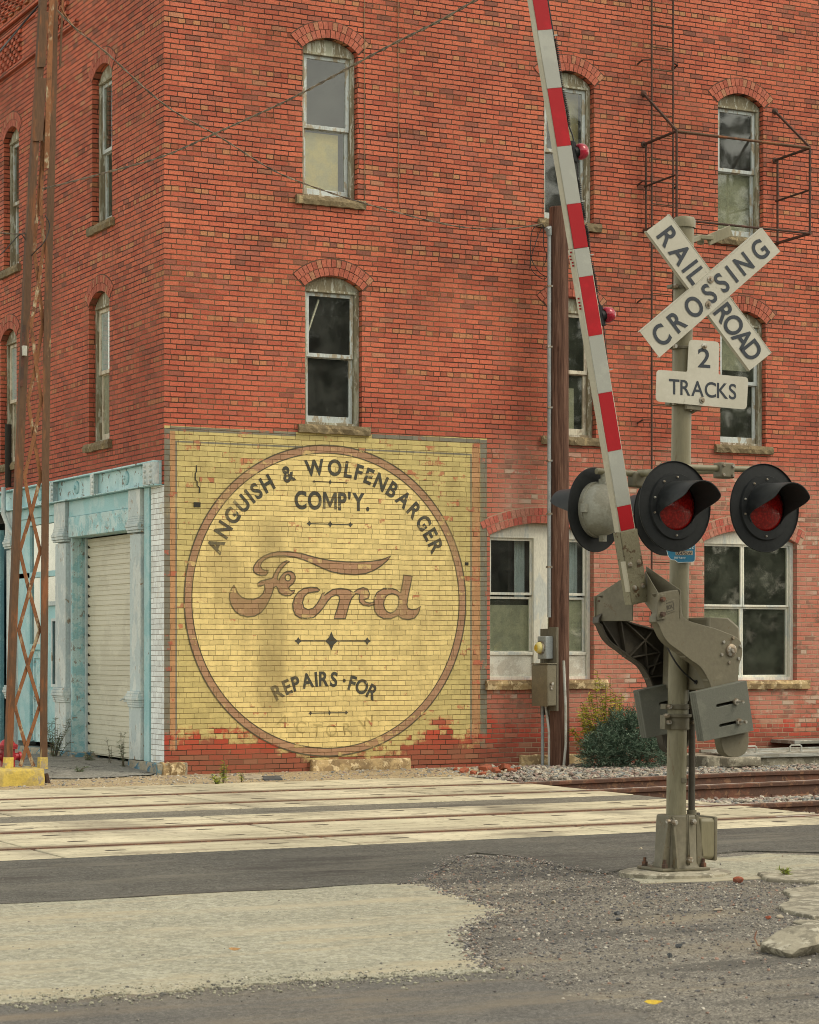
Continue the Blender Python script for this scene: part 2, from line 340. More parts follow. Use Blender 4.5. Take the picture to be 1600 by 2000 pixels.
# ------------------------------------------------------------------ lettering
_gc = {}
def glyph(ch, bold=0.0):
    if ch == 'M':
        o_ = [(0, 0), (0, .7), (.17, .7), (.40, .30), (.63, .7), (.80, .7), (.80, 0), (.655, 0), (.655, .44), (.45, .09), (.35, .09), (.145, .44), (.145, 0)]
        return (o_, [tuple(t) for t in tessellate_polygon([[Vector((a, b, 0)) for a, b in o_]])], .80)
    k = (ch, bold)
    if k in _gc: return _gc[k]
    c = bpy.data.curves.new('glyph', 'FONT'); c.body = ch; c.size = 1.0; c.offset = bold; c.resolution_u = 6
    o = bpy.data.objects.new('glyph', c); COL.objects.link(o); dg = bpy.context.evaluated_depsgraph_get(); dg.update()
    me = bpy.data.meshes.new_from_object(o.evaluated_get(dg))
    vs = [(v.co.x, v.co.y) for v in me.vertices]; fs = [tuple(p.vertices) for p in me.polygons]
    bpy.data.objects.remove(o); bpy.data.curves.remove(c); bpy.data.meshes.remove(me)
    xs = [v[0] for v in vs] or [0, .3]
    _gc[k] = ([(x - min(xs), y) for x, y in vs], fs, max(xs) - min(xs)); return _gc[k]
CAP = 0.70
def letters_line(mb, text, x0, x1, base, cap, fn, bold=0.0, xs=1.0):
    """letters spread evenly between x0 and x1, capital height cap"""
    k = cap / CAP; gl = [glyph(c, bold if c not in 'M' else min(bold, .006)) if c != ' ' else ([], [], .35) for c in text]
    tot = sum(g[2] * k * xs for g in gl); gap = ((x1 - x0) - tot) / max(1, len(text) - 1); x = x0
    for g in gl:
        mb.add([fn(x + a * k * xs, base + b * k) for a, b in g[0]], g[1]); x += g[2] * k * xs + gap
def letters_arc(mb, text, cx, cz, r, a0, a1, cap, fn, bold=0.0, xs=.86):
    """letters on a circle, from angle a0 down to a1"""
    k = cap / CAP; gl = [glyph(c, bold) if c != ' ' else ([], [], .30) for c in text]
    tot = sum(g[2] * k * xs for g in gl); gap = ((a0 - a1) * r - tot) / max(1, len(text) - 1); s = 0
    for g in gl:
        a = a0 - (s + g[2] * k * xs / 2) / r
        pts = []
        for px, py in g[0]:
            dx = (px - g[2] / 2) * k * xs; rr = r + py * k
            pts.append(fn(cx + rr * cos(a) + dx * sin(a), cz + rr * sin(a) - dx * cos(a)))
        mb.add(pts, g[1]); s += g[2] * k * xs + gap
def ribbon(mb, pts, wd, fn, closed=True):
    n = len(pts); L = []
    for i in range(n):
        p = Vector(pts[(i - 1) % n] if closed or i else pts[0]); q = Vector(pts[(i + 1) % n] if closed or i < n - 1 else pts[-1])
        d = q - p; d = d.normalized() if d.length > 1e-9 else Vector((1, 0)); L.append(Vector((-d.y, d.x)) * wd / 2)
    vs = []
    for i in range(n):
        c = Vector(pts[i]); vs += [fn(*(c + L[i])), fn(*(c - L[i]))]
    mb.add(vs, [(2 * i, 2 * i + 1, 2 * ((i + 1) % n) + 1, 2 * ((i + 1) % n)) for i in range(n if closed else n - 1)])
def smooth_loop(pts, k=3):
    n = len(pts); out = []
    for i in range(n):
        p0, p1, p2, p3 = [Vector(pts[(i + j) % n]) for j in (-1, 0, 1, 2)]
        for s in range(k):
            t = s / k
            out.append(tuple(.5 * ((2 * p1) + (p2 - p0) * t + (2 * p0 - 5 * p1 + 4 * p2 - p3) * t * t + (3 * p1 - p0 - 3 * p2 + p3) * t ** 3)))
    return out


# ================================================================== THE BRICK BUILDING
def fS(a, b, d=0.0): return (a, d, b)
def fW(a, b, d=0.0): return (d, a, b)
def arch_brick_mat(name, stops, mortar_dark=True):
    n = NB(name); P = n.pos(); r = n.g.outputs['Random Per Island']
    c = n.ramp(r, stops); sn = n.noise(P, 40, 4, .65); c = n.mul(c, n.sstep(sn, .25, .75, .75, 1.2))
    n.bump(sn, .4, .01); return n.fin(c, .9, 0, .25)
M['arch'] = arch_brick_mat('arch_brick', [(0, (.32, .09, .06)), (.45, (.45, .135, .085)), (.75, (.38, .125, .085)), (.88, (.42, .21, .12)), (1, (.25, .09, .06))])
M['arch_low'] = arch_brick_mat('lower_arch_brick', [(0, (.42, .10, .075)), (.6, (.46, .155, .11)), (1, (.42, .22, .16))])
M['mortar_dark'] = weathered('dark_mortar', (.10, .05, .03), None, rough=.95)
M['mortar_pale'] = weathered('pale_mortar', (.42, .29, .20), None, rough=.95)

bld = empty('brick_building', (0, 0, 0))
tag(bld, 'three storey red brick building with the faded yellow painted advertisement on its side wall', 'building')

def arch_loop(u0, u1, zs, zt, rise, n=12):
    hw = (u1 - u0) / 2; uc = (u0 + u1) / 2; R = (hw * hw + rise * rise) / (2 * rise); zc = zt + rise - R; h = math.asin(hw / R)
    return [(u0, zs), (u1, zs)] + [(uc + R * sin(h - 2 * h * i / n), zc + R * cos(h - 2 * h * i / n)) for i in range(n + 1)], (uc, zc, R, h)
wins_S = [  # u0, u1, sill, spring, rise, style
    (1.862, 2.635, 7.265, 9.14, .155, 'A'), (5.405, 6.185, 7.27, 9.14, .155, 'B'), (8.215, 8.99, 7.285, 9.15, .155, 'C'),
    (1.895, 2.70, 4.375, 6.125, .155, 'A2'), (5.46, 6.22, 4.38, 6.11, .155, 'B2'), (8.255, 9.03, 4.38, 6.11, .155, 'C2'),
    (4.575, 6.185, 1.12, 3.04, .17, 'G1'), (7.985, 9.575, 1.09, 3.03, .17, 'G2'),
    (11.3, 12.1, 7.28, 9.14, .155, 'X'), (11.35, 12.15, 4.38, 6.11, .155, 'X')]
wins_W = [(1.873, 2.64, 7.13, 9.07, .15, 'W1'), (5.845, 6.565, 7.13, 9.05, .15, 'W2'), (9.8, 10.52, 7.13, 9.05, .15, 'W2'),
          (1.975, 2.775, 4.26, 6.10, .15, 'W3'), (5.95, 6.72, 4.26, 6.10, .15, 'W4'), (9.9, 10.68, 4.26, 6.1, .15, 'W4')]
TOP = 12.4
def wall(name, fn, outer, wins):
    mb = MB(); loops = [arch_loop(*q[:5])[0] for q in wins]
    mb.sheet(outer, fn, loops)
    for l in loops:
        n = len(l); mb.add([fn(a, b, 0) for a, b in l] + [fn(a, b, .24) for a, b in l], [(i, (i + 1) % n, n + (i + 1) % n, n + i) for i in range(n)])
    return mb.build(name, M['brick'], bld, rec=False)
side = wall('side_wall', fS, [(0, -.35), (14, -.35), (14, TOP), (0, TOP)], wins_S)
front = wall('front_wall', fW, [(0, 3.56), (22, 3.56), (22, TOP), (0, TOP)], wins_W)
side['label'] = 'brick wall carrying the painted advertisement'
mb = MB(); mb.box(.26, 14, .26, 22, TOP - .05, TOP); mb.build('roof', M['roof'], bld)
mb = MB(); mb.box(13.99, 14.2, 0, 22, -.3, TOP - .06); mb.box(0, 14.2, 21.99, 22.2, -.3, TOP - .06); mb.build('back_wall', M['brick'], bld)
mb = MB(); mb.box(.3, 13.9, .3, 21.9, 3.45, 3.6); mb.box(.3, 13.9, .3, 21.9, 6.5, 6.65); mb.box(.3, 13.9, .3, 21.9, -.2, .05)
mb.box(.3, 13.9, 4.5, 4.6, .06, 12.3); mb.build('inner_floor', M['dark_in'], bld)

def window(fn, q):
    u0, u1, zs, zt, rise, st = q
    loop, (uc, zc, R, h) = arch_loop(u0, u1, zs, zt, rise)
    big = st in ('G1', 'G2')
    low = st in ('G1', 'G2')
    fm = M['white_frame'] if big else M['old_frame']
    sm = M['white_frame'] if big else (M['sash'] if st in ('A', 'A2', 'B', 'C', 'W1', 'W2', 'C2') else M['sash_warm'])
    d0 = .09
    jw = .055 if big else .062
    zt2 = zt - (.03 if big else .05)
    lp = [(uc + (a - uc) * .999, zs + (b - zs) * .9995 + .0005) for a, b in loop]
    a0, a1 = u0 + jw, u1 - jw
    f = MB()
    if st == 'G1':
        m0, m1 = 5.30, 5.515
        hs_ = [[(a0, zs + .05), (m0, zs + .05), (m0, zt2), (a0, zt2)], [(m1, zs + .05), (a1, zs + .05), (a1, zt2), (m1, zt2)]]
        lights = [(a0, m0), (m1, a1)]
    else:
        hs_ = [[(a0, zs + .045), (a1, zs + .045), (a1, zt2), (a0, zt2)]]; lights = [(a0, a1)]
    f.prism(lp, fn, d0, d0 + .12, hs_)
    if not big:                                   # outer bead round the opening
        f.prism([(a0 - .022, zt2 - .002), (a1 + .022, zt2 - .002), (a1 + .022, zt2 + .028), (a0 - .022, zt2 + .028)], fn, d0 - .018, d0 + .01)
    o = f.build('window', fm, bld, bev=.004)
    zb, ztp = zs + .045, zt2
    gl = {'A2': 'glass', 'C': 'glass', 'B': 'glass', 'A': 'glass', 'W3': 'glass', 'W4': 'glass'}.get(st, 'glass_dusty')
    def sash(name, x0, x1, z0, z1, d, sw, bot=None, mat=sm, g=gl):
        b = MB(); bt = sw if bot is None else bot
        b.prism([(x0 + .002, z0), (x1 - .002, z0), (x1 - .002, z1), (x0 + .002, z1)], fn, d, d + .036, [[(x0 + sw, z0 + bt), (x1 - sw, z0 + bt), (x1 - sw, z1 - sw), (x0 + sw, z1 - sw)]])
        s_ = b.build(name, mat, o, bev=.004)
        p = MB(); c0, c1 = fn(x0 + sw - .005, z0 + bt - .005, d + .016), fn(x1 - sw + .005, z1 - sw + .005, d + .020)
        p.box(*sorted((c0[0], c1[0])), *sorted((c0[1], c1[1])), c0[2], c1[2]); p.build('pane', M[g], o)
    def blind(x0, x1, z0, z1, mat, d=.225):
        p = MB(); c0, c1 = fn(x0, z0, d), fn(x1, z1, d + .01)
        p.box(*sorted((c0[0], c1[0])), *sorted((c0[1], c1[1])), c0[2], c1[2]); p.build('blind', M[mat], o)
    if st == 'G1':
        for x0, x1 in lights:
            sash('sash', x0, x1, 2.25, ztp, d0 + .035, .035, g='glass')
            sash('sash', x0, x1, zb + .31, 2.23, d0 + .06, .032, g='glass_dusty')
            b = MB(); c0, c1 = fn(x0, zb, d0 + .03), fn(x1, zb + .30, d0 + .07); b.box(c0[0], c1[0], c0[1], c1[1], c0[2], c1[2]); b.build('lower_panel', M['blind_white'], o, bev=.008)
            blind(x0, x1, zb + .28, 2.12 if x0 < 5 else 2.2, 'blind_grey', .19)
            b = MB(); c0, c1 = fn(x0, zb + .03, d0 + .012), fn(x1, zb + .07, d0 + .03); b.box(c0[0], c1[0], c0[1], c1[1], zb + .285, zb + .325); b.build('rail', sm, o, bev=.004)
            # curtain beside the glass
            c = MB(); 
            for i in range(7):
                xx = x1 - .17 + i * .022; c.tube([(xx, .30, 2.2), (xx + .01 * (i % 2), .30, ztp)], .014, 6)
            c.build('curtain', M['blind_blue'], o, smooth=50)
    elif st == 'G2':
        xm = 8.716; zm = 2.124
        for x0, x1 in ((a0, xm), (xm, a1)):
            sash('sash', x0, x1, zb, zm, d0 + .06, .03, g='glass_dusty'); sash('sash', x0, x1, zm, ztp, d0 + .03, .03, g='glass_dusty')
        blind(a0, xm - .02, zb, zm - .02, 'blind_grey', .195)
    else:
        zm = (zs + zt) / 2 + (-.03 if st == 'A' else .02)
        sash('upper_sash', a0, a1, zm - .02, ztp, d0 + .03, .05)
        sash('lower_sash', a0, a1, zb, zm + .02, d0 + .068, .05, .085, g='glass_dusty' if st in ('C',) else gl)
        if st == 'A': blind(a0 + .03, a1 - .12, zb, zm - .05, 'blind_tan', .205)
        if st == 'A2':
            b = MB(); b.bar(fn(a0 + .06, zm + .28, .20), fn(a0 + .22, ztp - .08, .20), .03, .02); b.bar(fn(a0 + .05, zm + .30, .20), fn(a0 + .07, zm + .02, .20), .012, .012); b.build('loose_batten', M['sash_warm'], o)
        if st == 'C': blind(a0, a1, zb, zm - .02, 'blind_grey')
        if st == 'B': blind(a0 + .3, a1, zm, ztp, 'blind_tan', .3)
        if st == 'B2': blind(a0, a1 - .15, zb, zm - .2, 'blind_grey')
        if st in ('W3', 'W4'): blind(a0 + .01, a1 - .01, zm + .02, ztp - .01, 'blind_blue', .142); blind(a0 + .01, a1 - .01, zb + .02, zm - .02, 'blind_grey', .181) 
        if st == 'C2': blind(a0, a1, zm + .2, ztp, 'blind_grey', .3)
        if st == 'W3':
            pass
    s_ = MB(); e = .1
    if big: e = .10
    a, b = (u0 - e, u1 + e) if not big else (u0 - .07, u1 + .2)
    c0, c1 = fn(a, zs - (.115 if not big else .13), -.055), fn(b, zs - .001, d0 + .06)
    nseg = 14; pv = []
    rg = random.Random(int(u0 * 1000 + zs * 10))
    for i in range(nseg + 1):                     # rock-faced front
        u = a + (b - a) * i / nseg
        for (zz, dd) in ((zs - .001, d0 + .06), (zs - .001, -.045 + rg.uniform(-.008, .008)), (zs - .05, -.062 + rg.uniform(-.012, .012)), (c0[2] + rg.uniform(0, .012), -.048 + rg.uniform(-.01, .01)), (c0[2], d0 + .06)):
            pv.append(fn(u, zz, dd))
    s_.add(pv, [(i * 5 + k, (i + 1) * 5 + k, (i + 1) * 5 + (k + 1) % 5, i * 5 + (k + 1) % 5) for i in range(nseg) for k in range(5)] + [(4, 3, 2, 1, 0), tuple(nseg * 5 + k for k in range(5))])
    s_.build('sill', M['stone' if big else 'sill'], o)
    # two rings of bricks on edge
    ab = MB(); rings = 2
    for k in range(rings):
        r0 = R + .004 + k * .106; r1 = r0 + .098; hh = h + (.01 if k == 0 else .035)
        nb = int(round(2 * hh * (r0 + .05) / .069))
        for i in range(nb):
            t0 = -hh + 2 * hh * i / nb + .0042 / r0; t1 = -hh + 2 * hh * (i + 1) / nb - .0042 / r0; dj = -.006 - rg.random() * .004; rj = rg.uniform(-.003, .003)
            ab.prism([(uc + r * sin(t), zc + r * cos(t)) for r, t in ((r0, t0), (r0, t1), (r1 + rj, t1), (r1 + rj, t0))], fn, dj, .06)
    arch = ab.build('arch', M['arch_low' if low else 'arch'], o)
    mo = MB(); hh = h + .04
    ang = [-hh + 2 * hh * i / 16 for i in range(17)]
    mo.prism([(uc + (R + .001) * sin(t), zc + (R + .001) * cos(t)) for t in ang] + [(uc + (R + .222) * sin(t), zc + (R + .222) * cos(t)) for t in ang[::-1]], fn, -.0022, .05)
    mo.build('arch_mortar', M['mortar_pale' if low else 'mortar_dark'], o)
for q in wins_S: window(fS, q)
for q in wins_W: window(fW, q)

# ---- street front: corbelled brick bands near the top
def band(fn, y0, y1, z0, z1, d):
    mb = MB(); c0, c1 = fn(y0, z0, -d), fn(y1, z1, .02); mb.box(c0[0], c1[0], c0[1], c1[1], c0[2], c1[2]); return mb
mb = band(fW, 3.2, 22, 9.98, 10.045, .055); mb.add(*[(lambda b: (b.v, b.f))(band(fW, 0.0, 22, 10.68, 10.745, .06))][0])
mb.add(*(lambda b: (b.v, b.f))(band(fW, 0.0, 22, 10.55, 10.61, .03)))
for i in range(40):                               # stepped corbel blocks
    y = 3.6 + i * .42
    if y > 20: break
    for r_ in range(7):
        zz = 10.08 + r_ * .0648
        if (i % 5) in (3, 4): continue
        for k in range(2):
            yy = y + .21 * k + (.105 if r_ % 2 else 0)
            mb.box(-.035, .01, yy, yy + .10, zz, zz + .055)
    if i % 5 == 3: mb.box(-.06, .02, y - .06, y + .02, 9.75, 10.55)
for i in range(60):
    y = .3 + i * .36
    for r_ in range(9):
        yy = y + (.18 if r_ % 2 else 0); mb.box(-.04, .01, yy, yy + .17, 10.82 + r_ * .0648, 10.875 + r_ * .0648)
mb.box(-.12, 0, 0, 22, 11.7, 11.9)
mb.build('corbel_band', M['brick'], bld)

# ---- steel beam over the shop front
b = MB()
b.box(-.03, .05, .09, 22, 3.565, 3.83)                    # web
b.box(-.11, .05, .09, 22, 3.832, 3.852); b.box(-.11, .05, .09, 22, 3.548, 3.563)
beam = b.build('steel_beam', M['beam'], bld, bev=.003)
for y in (2.35, 4.02, 5.7, 7.4, 9.1):
    c = MB(); c.box(-.102, -.031, y - .035, y + .035, 3.564, 3.831); c.box(-.112, -.102, y - .07, y + .07, 3.564, 3.831)
    for k in range(4): c.lathe([(0, -.02), (.014, -.02), (.018, -.01), (.018, 0)], (-.112, y - .045, 3.60 + k * .065), 'x', 8)
    c.build('stiffener', M['iron_pale'], beam, smooth=40)
c = MB(); c.box(-.116, -.031, .091, .44, 3.565, 3.831)
for i in range(2):
    for k in range(4): c.lathe([(0, -.022), (.016, -.022), (.022, -.008), (.022, 0)], (-.116, .16 + i * .2, 3.60 + k * .064), 'x', 10)
c.build('end_plate', M['iron_pale'], beam, smooth=40)
for y in (1.24, 3.17, 4.75, 6.6, 8.3):
    c = MB(); c.lathe([(0, -.05), (.02, -.05), (.03, -.035), (.03, -.03), (.06, -.03), (.085, -.015), (.09, 0)], (-.031, y, 3.71), 'x', 18); c.build('rosette', M['aqua'], beam, smooth=40)

# ---- pier, columns, doors below the beam
b = MB(); b.box(.0, .35, .0, .455, .13, 3.547); pier = b.build('corner_pier', M['white_brick'], bld); pier['label'] = 'whitewashed brick pier'
# the side wall must win its own corner: the pier stops 2 mm behind it
pier.location = (0, .003, 0)
b = MB(); b.box(-.02, .02, .47, .645, .13, 3.546); b.build('corner_board', M['aqua'], bld, bev=.004)
def column(y0, y1):
    c = MB(); ym = (y0 + y1) / 2
    c.box(.02, .30, y0, y1, .13, 3.546)
    c.box(-.05, .021, y0 + .04, y1 - .04, .14, .80)
    c.box(-.045, .021, y0 + .05, y1 - .05, 1.0, 2.98); c.box(-.06, .021, y0 + .03, y1 - .03, 3.2, 3.545)
    prof = [(.0, .035), (.03, .06), (.06, .05), (.09, .075), (.13, .085), (.17, .06), (.2, .05)]
    for z0, sg in ((.80, 1), (3.20, -1)):
        for (h0, e0), (h1, e1) in zip(prof[:-1], prof[1:]):
            za, zb_ = z0 + sg * h0, z0 + sg * h1; e = (e0 + e1) / 2
            c.box(-e - .02, .021, y0 + .05 - e * .4, y1 - .05 + e * .4, min(za, zb_), max(za, zb_))
    return c.build('iron_column', M['iron_pale'], bld, bev=.006)
column(.66, 1.14); column(3.56, 4.10); column(5.95, 6.35)
# overhead door bay (between the first two columns)
b = MB(); b.box(-.015, .03, 1.145, 3.555, 3.33, 3.545); b.build('header_board', M['aqua'], bld, bev=.004)
b = MB(); b.box(-.035, .26, 1.145, 3.52, 3.05, 3.325); b.build('header_panel', M['aqua2'], bld, bev=.006)
b = MB(); b.box(.2, .34, 1.142, 1.19, .1, 3.045); b.build('door_jamb', M['aqua2'], bld, bev=.004); b = MB(); b.box(.015, .26, 3.50, 3.56, .1, 3.045); b.box(.10, .16, 3.488, 3.50, 1.4, 3.045)
b.build('door_jamb', M['aqua2'], bld, bev=.004)
b = MB(); b.box(.19, .25, 3.455, 3.499, .1, 3.045); b.build('door_trim', M['iron_pale'], bld, bev=.004)
dr = MB(); z = .10; nsl = 22; sh = (3.04 - .10) / nsl
pts = []
for i in range(nsl):                               # ribbed panels
    z0 = .10 + i * sh
    pts += [(.236, z0), (.236, z0 + .010), (.222, z0 + .02), (.222, z0 + sh * .55), (.228, z0 + sh * .58), (.222, z0 + sh * .62), (.222, z0 + sh - .01)]
vs = []
for (x, zz) in pts: vs += [(x, 1.19, zz), (x, 3.455, zz)]
dr.add(vs, [(2 * i, 2 * i + 1, 2 * i + 3, 2 * i + 2) for i in range(len(pts) - 1)])
door = dr.build('overhead_door', M['door_white'], bld)
mb = MB()
for i in range(nsl): mb.box(.2195, .235, 3.40, 3.452, .102 + i * sh, .135 + i * sh)
mb.build('hinge_gap', M['gap'], door)
mb = MB(); mb.tube([(.215, 1.95, .88), (.17, 1.95, .88), (.165, 2.02, .86)], .012, 8); mb.box(.205, .222, 1.90, 2.0, .84, .92); mb.build('handle', M['iron_pale'], door, bev=.004)
# glazed bay with the timber door
b = MB(); b.box(.0, .04, 4.10, 5.95, 3.40, 3.545); b.box(.02, .10, 4.10, 5.95, 2.55, 2.63); b.box(.02, .10, 4.10, 5.95, 3.30, 3.40)
b.box(.02, .10, 5.40, 5.95, .2, 3.30); b.box(.02, .09, 4.10, 4.14, .2, 3.3); b.box(.02, .1, 4.85, 4.93, .2, 2.55); b.box(.02, .09, 4.93, 5.40, 1.52, 1.60)
sf = b.build('shop_front', M['aqua'], bld, bev=.005)
b = MB(); b.box(.055, .061, 4.14, 5.40, 2.63, 3.30); b.build('pane', M['glass_front'], sf)
b = MB(); b.box(.055, .061, 4.93, 5.40, 1.60, 2.55); b.build('pane', M['glass_front'], sf)
b = MB(); b.box(.055, .061, 4.14, 4.85, 2.20, 2.55); b.build('pane', M['glass_front'], sf)
b = MB(); b.box(.02, .10, 4.14, 4.85, 2.14, 2.20); b.build('transom', M['iron_pale'], sf)
b = MB(); b.box(.08, .086, 4.93, 5.39, .2, 1.52); b.box(.06, .08, 4.94, 5.0, .22, 1.5); b.box(.06, .08, 5.32, 5.38, .22, 1.5); b.box(.06, .08, 5.0, 5.32, 1.4, 1.5); b.build('lower_panel', M['aqua2'], sf, bev=.004)
b = MB(); b.prism([(4.14, .22), (4.85, .22), (4.85, 2.14), (4.14, 2.14)], fW, .07, .11, [[(4.22, 1.02), (4.52, 1.02), (4.52, 1.94), (4.22, 1.94)]]); td = b.build('timber_door', M['aqua'], bld, bev=.004)
b = MB(); b.box(.085, .091, 4.22, 4.52, 1.02, 1.94); b.build('pane', M['glass_front'], td)
b = MB(); b.prism([(4.20, 1.0), (4.54, 1.0), (4.54, 1.96), (4.20, 1.96)], fW, .055, .07, [[(4.24, 1.04), (4.50, 1.04), (4.50, 1.92), (4.24, 1.92)]]); b.build('door_light_frame', M['iron_pale'], td)
b = MB(); b.lathe([(0, -.06), (.025, -.055), (.03, -.04), (.015, -.02), (.03, 0)], (.07, 4.77, 1.0), 'x', 10); b.build('knob', M['sill'], td, smooth=40)
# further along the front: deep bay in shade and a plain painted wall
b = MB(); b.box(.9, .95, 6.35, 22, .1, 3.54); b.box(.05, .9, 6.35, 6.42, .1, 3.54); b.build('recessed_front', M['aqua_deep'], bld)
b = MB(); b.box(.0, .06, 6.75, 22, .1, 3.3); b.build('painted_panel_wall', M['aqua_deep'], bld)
b = MB(); b.box(-.02, .0, 6.95, 7.5, .95, 2.65); b.build('pale_board', M['iron_pale'], bld)
# plinth stones
def rough_block(mb, x0, x1, y0, y1, z0, z1, j=.03, rg=random, nx=5, nz=3):
    q = {}
    for i in range(nx + 1):
        for k in range(nz + 1):
            for f_ in (0, 1):
                e = (i in (0, nx)) or (k in (0, nz))
                q[(i, k, f_)] = (x0 + (x1 - x0) * i / nx + rg.uniform(-j, j) * (.6 if not e else .4), (y0 + rg.uniform(-j, j) * 1.2 + (j * .8 if e else 0)) if f_ == 0 else y1, z0 + (z1 - z0) * k / nz + rg.uniform(-j, j) * .4)
    keys = list(q); ix = {k: n for n, k in enumerate(keys)}; fs = []
    for i in range(nx):
        for k in range(nz):
            fs += [(ix[i, k, 0], ix[i + 1, k, 0], ix[i + 1, k + 1, 0], ix[i, k + 1, 0]), (ix[i, k, 1], ix[i, k + 1, 1], ix[i + 1, k + 1, 1], ix[i + 1, k, 1])]
    for i in range(nx): fs += [(ix[i, 0, 0], ix[i, 0, 1], ix[i + 1, 0, 1], ix[i + 1, 0, 0]), (ix[i, nz, 0], ix[i + 1, nz, 0], ix[i + 1, nz, 1], ix[i, nz, 1])]
    for k in range(nz): fs += [(ix[0, k, 0], ix[0, k + 1, 0], ix[0, k + 1, 1], ix[0, k, 1]), (ix[nx, k, 0], ix[nx, k, 1], ix[nx, k + 1, 1], ix[nx, k + 1, 0])]
    mb.add([q[k] for k in keys], fs)
for (x0, x1, z0, z1, pr) in ((-.03, .275, -.1, .145, .05), (1.96, 3.37, -.15, .13, .10), (5.02, 6.05, -.15, .125, .08)):
    b = MB(); rough_block(b, x0, x1, -pr, .1, z0, z1, .022, random.Random(3), 8, 3); b.build('foundation_stone', M['stone'], bld, bev=.015)
b = MB()
for y0, y1 in ((-.02, 1.15), (3.2, 4.1), (4.1, 6.4)):
    t = MB(); rough_block(t, y0, y1, -.09, .3, -.15, .128, .025, random.Random(5), 8, 3); b.add([(p[1], p[0], p[2]) for p in t.v], t.f)
b.build('plinth', M['bluestone'], bld, bev=.012)

# ---- the painted advertisement
CX, CZ, RO, RI = 2.235, 2.147, 1.975, 1.875
lay = lambda d: (lambda a, b: (a, -d, b))
ad = MB(); ad.sheet([(.0, -.02), (4.53, .05), (4.53, 4.31), (2.85, 4.285), (1.75, 4.27), (.0, 4.275)], lay(.0015)); ad = ad.build('painted_advertisement', M['yellow'], bld, rec=False)
ad['label'] = 'faded yellow wall advertisement with a large ringed circle'
circ = lambda r, n=120: [(CX + r * cos(2 * pi * i / n), CZ + r * sin(2 * pi * i / n)) for i in range(n)]
b = MB(); b.sheet(circ(RI + .01), lay(.003)); b.build('painted_disc', M['cream'], ad, rec=False)
b = MB(); ribbon(b, circ((RO + RI) / 2), RO - RI, lay(.0045)); b.build('painted_ring', M['brown_paint'], ad, rec=False)
b = MB(); ribbon(b, circ(RO), .017, lay(.006)); ribbon(b, circ(RI), .013, lay(.006)); b.build('ring_outline', M['outline'], ad, rec=False)
b = MB()
for (x0, x1, z0, z1) in ((.0, .072, .05, 4.245), (4.43, 4.53, .08, 4.285), (.073, 1.77, 4.215, 4.268), (2.84, 4.429, 4.235, 4.292)):
    b.add([(x0, -.003, z0), (x1, -.003, z0), (x1, -.003, z1), (x0, -.003, z1)], [(0, 1, 2, 3)])
for (x0, x1, z0, z1) in ((.145, .165, .3, 4.074), (4.28, 4.30, .3, 4.074), (.145, 4.30, 4.075, 4.095)):
    b.add([(x0, -.0031, z0), (x1, -.0031, z0), (x1, -.0031, z1), (x0, -.0031, z1)], [(0, 1, 2, 3)])
b.build('grey_border', M['grey_paint'], ad, rec=False)
b = MB()
for (x0, x1, z0, z1) in ((.073, .144, .2, 4.21), (4.305, 4.425, .3, 4.23)):
    b = MB(); b.add([(x0, -.003, z0), (x1, -.003, z0), (x1, -.003, z1), (x0, -.003, z1)], [(0, 1, 2, 3)]); b.build('orange_border', M['orange_paint'], ad, rec=False)
L6 = lay(.0062)
b = MB(); letters_arc(b, 'ANGUISH & WOLFENBARGER', CX, CZ, 1.60, radians(160.0), radians(22.5), .195, L6, .034)
b.build('lettering', M['letter'], ad, rec=False); b = MB(); letters_line(b, "COMP'Y.", 1.75, 2.80, 3.31, .215, L6, .036, .78)
b.build('lettering', M['letter'], ad, rec=False); b = MB(); letters_arc(b, 'REPAIRS', 2.165, -.27, 1.335, radians(120), radians(82.5), .18, L6, .03)
letters_arc(b, '\u00b7', 2.165, -.27, 1.345, radians(79.6), radians(78.6), .165, L6, .04)
letters_arc(b, 'FOR', 2.165, -.27, 1.335, radians(76.0), radians(58.5), .18, L6, .03)
b.build('lettering', M['letter'], ad, rec=False)
k_ = .15 / CAP
for ch, an in (('A', 247), ('C', 256), ('T', 264), ('O', 271), ('R', 279), ('W', 289)):
    gv, gf, gw = glyph(ch, .0); a_ = radians(an); b = MB(); b.add([L6(CX + 1.72 * cos(a_) + (px - gw / 2) * k_ * -sin(a_) - py * k_ * cos(a_), CZ + 1.72 * sin(a_) + (px - gw / 2) * k_ * cos(a_) - py * k_ * sin(a_)) for px, py in gv], gf); b.build('worn_lettering', M['ghost'], ad, rec=False)
def dia(mb, x, z, w, h): mb.sheet([(x - w, z), (x - w * .38, z - h * .38), (x, z - h), (x + w * .38, z - h * .38), (x + w, z), (x + w * .38, z + h * .38), (x, z + h), (x - w * .38, z + h * .38)], L6)
b = MB()
for z, xs, big_, sm_ in ((3.12, (1.955, 2.245, 2.53), .042, .036), (1.635, (1.80, 2.262, 2.77), .105, .05), (.722, (1.97, 2.235, 2.47), .03, .028), (3.655, (2.02, 2.245, 2.47), .032, .022)):
    dia(b, xs[1], z, big_ * .85, big_ * 1.15); dia(b, xs[0], z, sm_ * 1.1, sm_); dia(b, xs[2], z, sm_ * 1.1, sm_)
    b.add([(xs[0], -.006, z - .006), (xs[2], -.006, z - .006), (xs[2], -.006, z + .006), (xs[0], -.006, z + .006)], [(0, 1, 2, 3)])
b.build('ornament', M['letter'], ad, rec=False)
